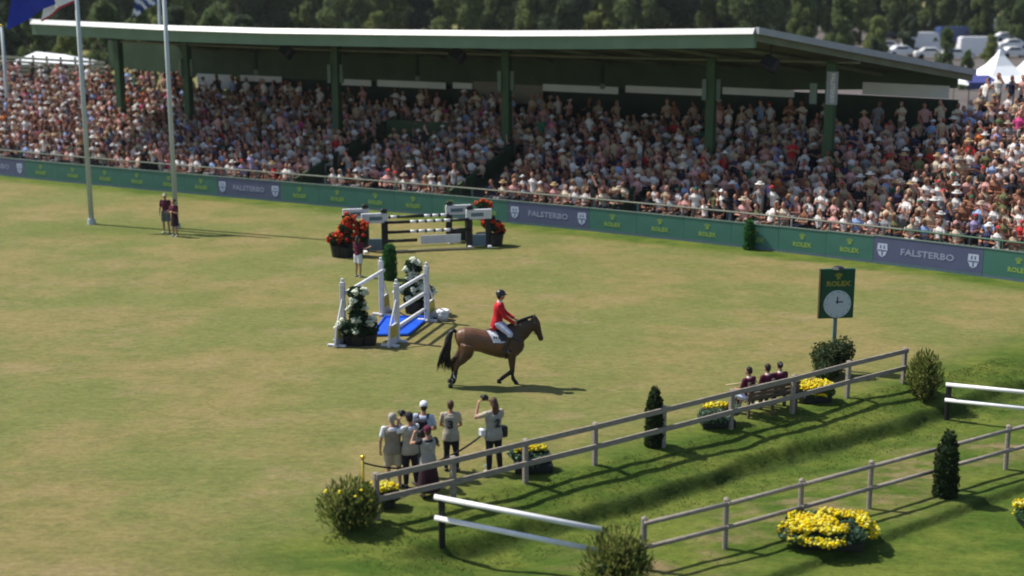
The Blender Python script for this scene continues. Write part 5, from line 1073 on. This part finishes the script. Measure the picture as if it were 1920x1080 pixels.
# ------------------------------------------------------------------ vehicles and tents behind
def car(p, rz, m_, label, kind='car'):
    e = empty('parked_car' if kind == 'car' else 'camper_van', p, rz, label, 'car' if kind == 'car' else 'van', 'vehicles parked behind the stand')
    if kind == 'car': prof = [(-2.15, .35), (-2.2, .75), (-2.0, .95), (-1.5, 1.0), (-.9, 1.45), (.55, 1.47), (1.2, 1.0), (2.0, .88), (2.2, .6), (2.15, .35)]; wd = .88
    else: prof = [(-2.9, .4), (-2.95, 1.2), (-2.9, 2.6), (-2.6, 2.75), (1.5, 2.75), (1.75, 2.5), (2.1, 1.5), (2.85, 1.2), (2.95, .8), (2.9, .4)]; wd = 1.05
    mb = MB(); k = len(prof); tp = [.86 if z > 1.05 and kind == 'car' else 1 for x, z in prof]
    mb.add([(x, -wd * t, z) for (x, z), t in zip(prof, tp)] + [(x, wd * t, z) for (x, z), t in zip(prof, tp)], [tuple(range(k))[::-1], tuple(range(k, 2 * k))] + [(i, (i + 1) % k, k + (i + 1) % k, k + i) for i in range(k)]); mb.build('body', m_, e)
    for s in (-1, 1): g_ = MB(); z0, z1 = (1.03, 1.38) if kind == 'car' else (1.5, 2.1); x0, x1 = (-1.2, .75) if kind == 'car' else (.9, 1.8); yy = (.89 if kind == 'car' else 1.06) * s; g_.add([(x0, yy, z0), (x1, yy, z0), (x1 - .35, yy * .93 if kind == 'car' else yy, z1), (x0 + .35, yy * .93 if kind == 'car' else yy, z1)], [(0, 1, 2, 3)]); g_.build('side_window', 'glass', e)
    g_ = MB(); a = [(1.18, 1.04), (.6, 1.44)] if kind == 'car' else [(2.1, 1.55), (1.8, 2.45)]; g_.add([(a[0][0] + .02, -wd * .8, a[0][1]), (a[0][0] + .02, wd * .8, a[0][1]), (a[1][0] + .02, wd * .75, a[1][1]), (a[1][0] + .02, -wd * .75, a[1][1])], [(0, 1, 2, 3)]); g_.build('windscreen', 'glass', e)
    for x in (-1.35, 1.4):
        for s in (-1, 1): g_ = MB(); g_.tube([(x, s * (wd - .2), .34), (x, s * (wd + .01), .34)], .34, 12); g_.build('wheel', 'tyre', e)
    return e
cars = [(1665, 96, 0, 'car', 3, 'white car left of the long camper van'), (1790, 112, 6, 'car', 2, 'cream car between the roof end and the long camper van'), (1838, 108, 0, 'camper', -4, 'white van left of the peaked tents'), (1900, 108, 6, 'car', 8, 'cream car between the two peaked tents'), (1735, 82, 0, 'car', -3, 'white car behind the long camper van'), (1790, 84, 5, 'camper', 6, 'red van behind the long camper van'), (1655, 60, 0, 'car', 5, 'white car far left under the trees'), (1870, 66, 6, 'camper', -3, 'cream camper above the peaked tents'), (1730, 97, 0, 'camper', 8, 'long white camper van above the right roof edge'), (1690, 106, 0, 'car', 5, 'white car half hidden by the right roof edge'), (1745, 110, 6, 'car', -5, 'pale car right below the long camper van'), (1822, 96, 6, 'car', 20, 'white car right of the long camper van'),
        (1762, 70, 3, 'car', 4, 'black car in the middle of the far car row'), (1808, 66, 1, 'car', -6, 'dark blue car at the foot of the far trees'), (1885, 78, 0, 'car', 10, 'white car above the peaked tents'), (1900, 92, 0, 'car', 0, 'white car just above the left peaked tent'), (1905, 62, 3, 'car', 5, 'black car near the right edge of the picture'),
        (1858, 56, 2, 'camper', 8, 'grey van in front of the far trees'), (1700, 62, 2, 'car', 12, 'silver car left in the far car row'), (1660, 74, 1, 'car', 0, 'dark car behind the small yellow green tree'), (1880, 44, 0, 'car', 0, 'white car highest up near the right edge'), (1840, 84, 1, 'car', -8, 'dark car by the small pale green tree')]
for px, py, ci, kd, a, lb in cars: p = G(px, py, .04); car(p, R(a), CARM[ci], lb, 'car' if kd == 'car' else 'van')
def pagoda(px, py, Y, w_, label, m_='tent'):
    t = ZAT(px, py, Y); top_ = float(t[2]); e = empty('peaked_tent', (t[0], Y, 0), R(12), label, 'tent', 'white peaked tents'); mb = MB(); rings = []
    for z, r_ in ((top_, .05), (top_ - .5, .28), (top_ - 1.2, .75), (top_ - 1.9, 1.5), (top_ - 2.4, w_ / 2)): rings.append([(r_ * sx, r_ * sy, z) for sx, sy in ((-1, -1), (0, -1), (1, -1), (1, 0), (1, 1), (0, 1), (-1, 1), (-1, 0))])
    vs = [p for r_ in rings for p in r_]; fs = [(i * 8 + j, i * 8 + (j + 1) % 8, (i + 1) * 8 + (j + 1) % 8, (i + 1) * 8 + j) for i in range(4) for j in range(8)]; mb.add(vs, [f[::-1] for f in fs]); mb.build('canopy', m_, e)
    q = MB(); q.tube([(0, 0, top_ - .1), (0, 0, top_ + .35)], .03, 5); q.build('finial', 'rail', e)
    for sx in (-1, 1):
        for sy in (-1, 1): q = MB(); q.box((sx * w_ * .48, sy * w_ * .48, (top_ - 2.4) / 2), (.08, .08, top_ - 2.4)); q.build('leg', 'rail', e)
    for sx in (-1, 1): q = MB(); q.box((sx * w_ * .49, 0, top_ - 2.5), (.03, w_ * .96, .3)); q.build('valance', m_, e)
    q = MB(); q.box((0, -w_ * .49, top_ - 2.5), (w_ * .96, .03, .3)); q.build('valance', m_, e)
pagoda(1876, 92, 106, 4.8, 'white peaked tent rising behind the right block of seats')
pagoda(1938, 96, 106, 4.6, 'white peaked tent cut by the right edge of the picture')
bt = ZAT(1838, 150, 92); e = empty('blue_awning', (bt[0], 92, 0), R(5), 'blue awning below the peaked tents beside the roof end', 'awning'); q = MB(); z_ = float(bt[2]); q.add([(-1.1, -.8, z_ - .1), (.9, -.8, z_ - .1), (.9, .8, z_ + .25), (-1.1, .8, z_ + .25), (-1.1, -.8, z_ - .5), (.9, -.8, z_ - .5)], [(0, 1, 2, 3), (4, 5, 1, 0)]); q.build('cloth', 'tent_blue', e)
for x in (-1.0, .8): q = MB(); q.box((x, -.7, z_ / 2 - .05), (.05, .05, z_ - .1)); q.build('leg', 'wall_dark', e)
t = ZAT(100, 97, 104); zt = float(t[2]); e = empty('long_tent', (t[0], 104, 0), R(-8), 'low white tent roof behind the left block of seats', 'tent'); q = MB(); q.add([(-2.6, -2, zt - .75), (2.9, -2, zt - .85), (.9, 0, zt - .2), (-1.3, 0, zt), (-2.6, 2, zt - .75), (2.9, 2, zt - .85)], [(0, 1, 2, 3), (5, 4, 3, 2), (4, 0, 3), (1, 5, 2)]); q.build('canopy', 'tent', e)
[MB().box((x, y, (zt - .85) / 2), (.1, .1, zt - .85)).build('leg', 'rail', e) for x in (-2.4, 2.6) for y in (-1.8, 1.8)]
t = ZAT(1718, 8, 255); e = empty('brick_house', (t[0], 262, 0), 0, 'reddish brick house glimpsed between the far trees', 'house'); q = MB(); q.box((0, 0, 3), (5, 4, 6)); q.build('wall', 'brick', e); q = MB(); q.add([(-2.8, -2.3, 6), (2.8, -2.3, 6), (2.8, 2.3, 6), (-2.8, 2.3, 6), (-2.8, 0, 8), (2.8, 0, 8)], [(0, 1, 5, 4), (2, 3, 4, 5), (1, 2, 5), (3, 0, 4)]); q.build('roof', 'wall_dark', e); q = MB(); q.box((0, -2.01, 3.4), (1.1, .05, 1.2)); q.build('window', 'glass', e)

# thin summer haze
hz = MB(); hz.box((0, 240, 14), (1100, 560, 32)); ho = tag(hz.build('haze', None), 'thin pale summer haze over the whole ground', kind='stuff')
hm_ = bpy.data.materials.new('haze'); hm_.use_nodes = True; hn = hm_.node_tree; hn.nodes.remove(hn.nodes['Principled BSDF'])
pv = hn.nodes.new('ShaderNodeVolumePrincipled'); pv.inputs['Color'].default_value = (.85, .9, .95, 1); pv.inputs['Density'].default_value = .0001; pv.inputs['Anisotropy'].default_value = .3
hn.links.new(pv.outputs[0], hn.nodes['Material Output'].inputs['Volume']); ho.data.materials.append(hm_)
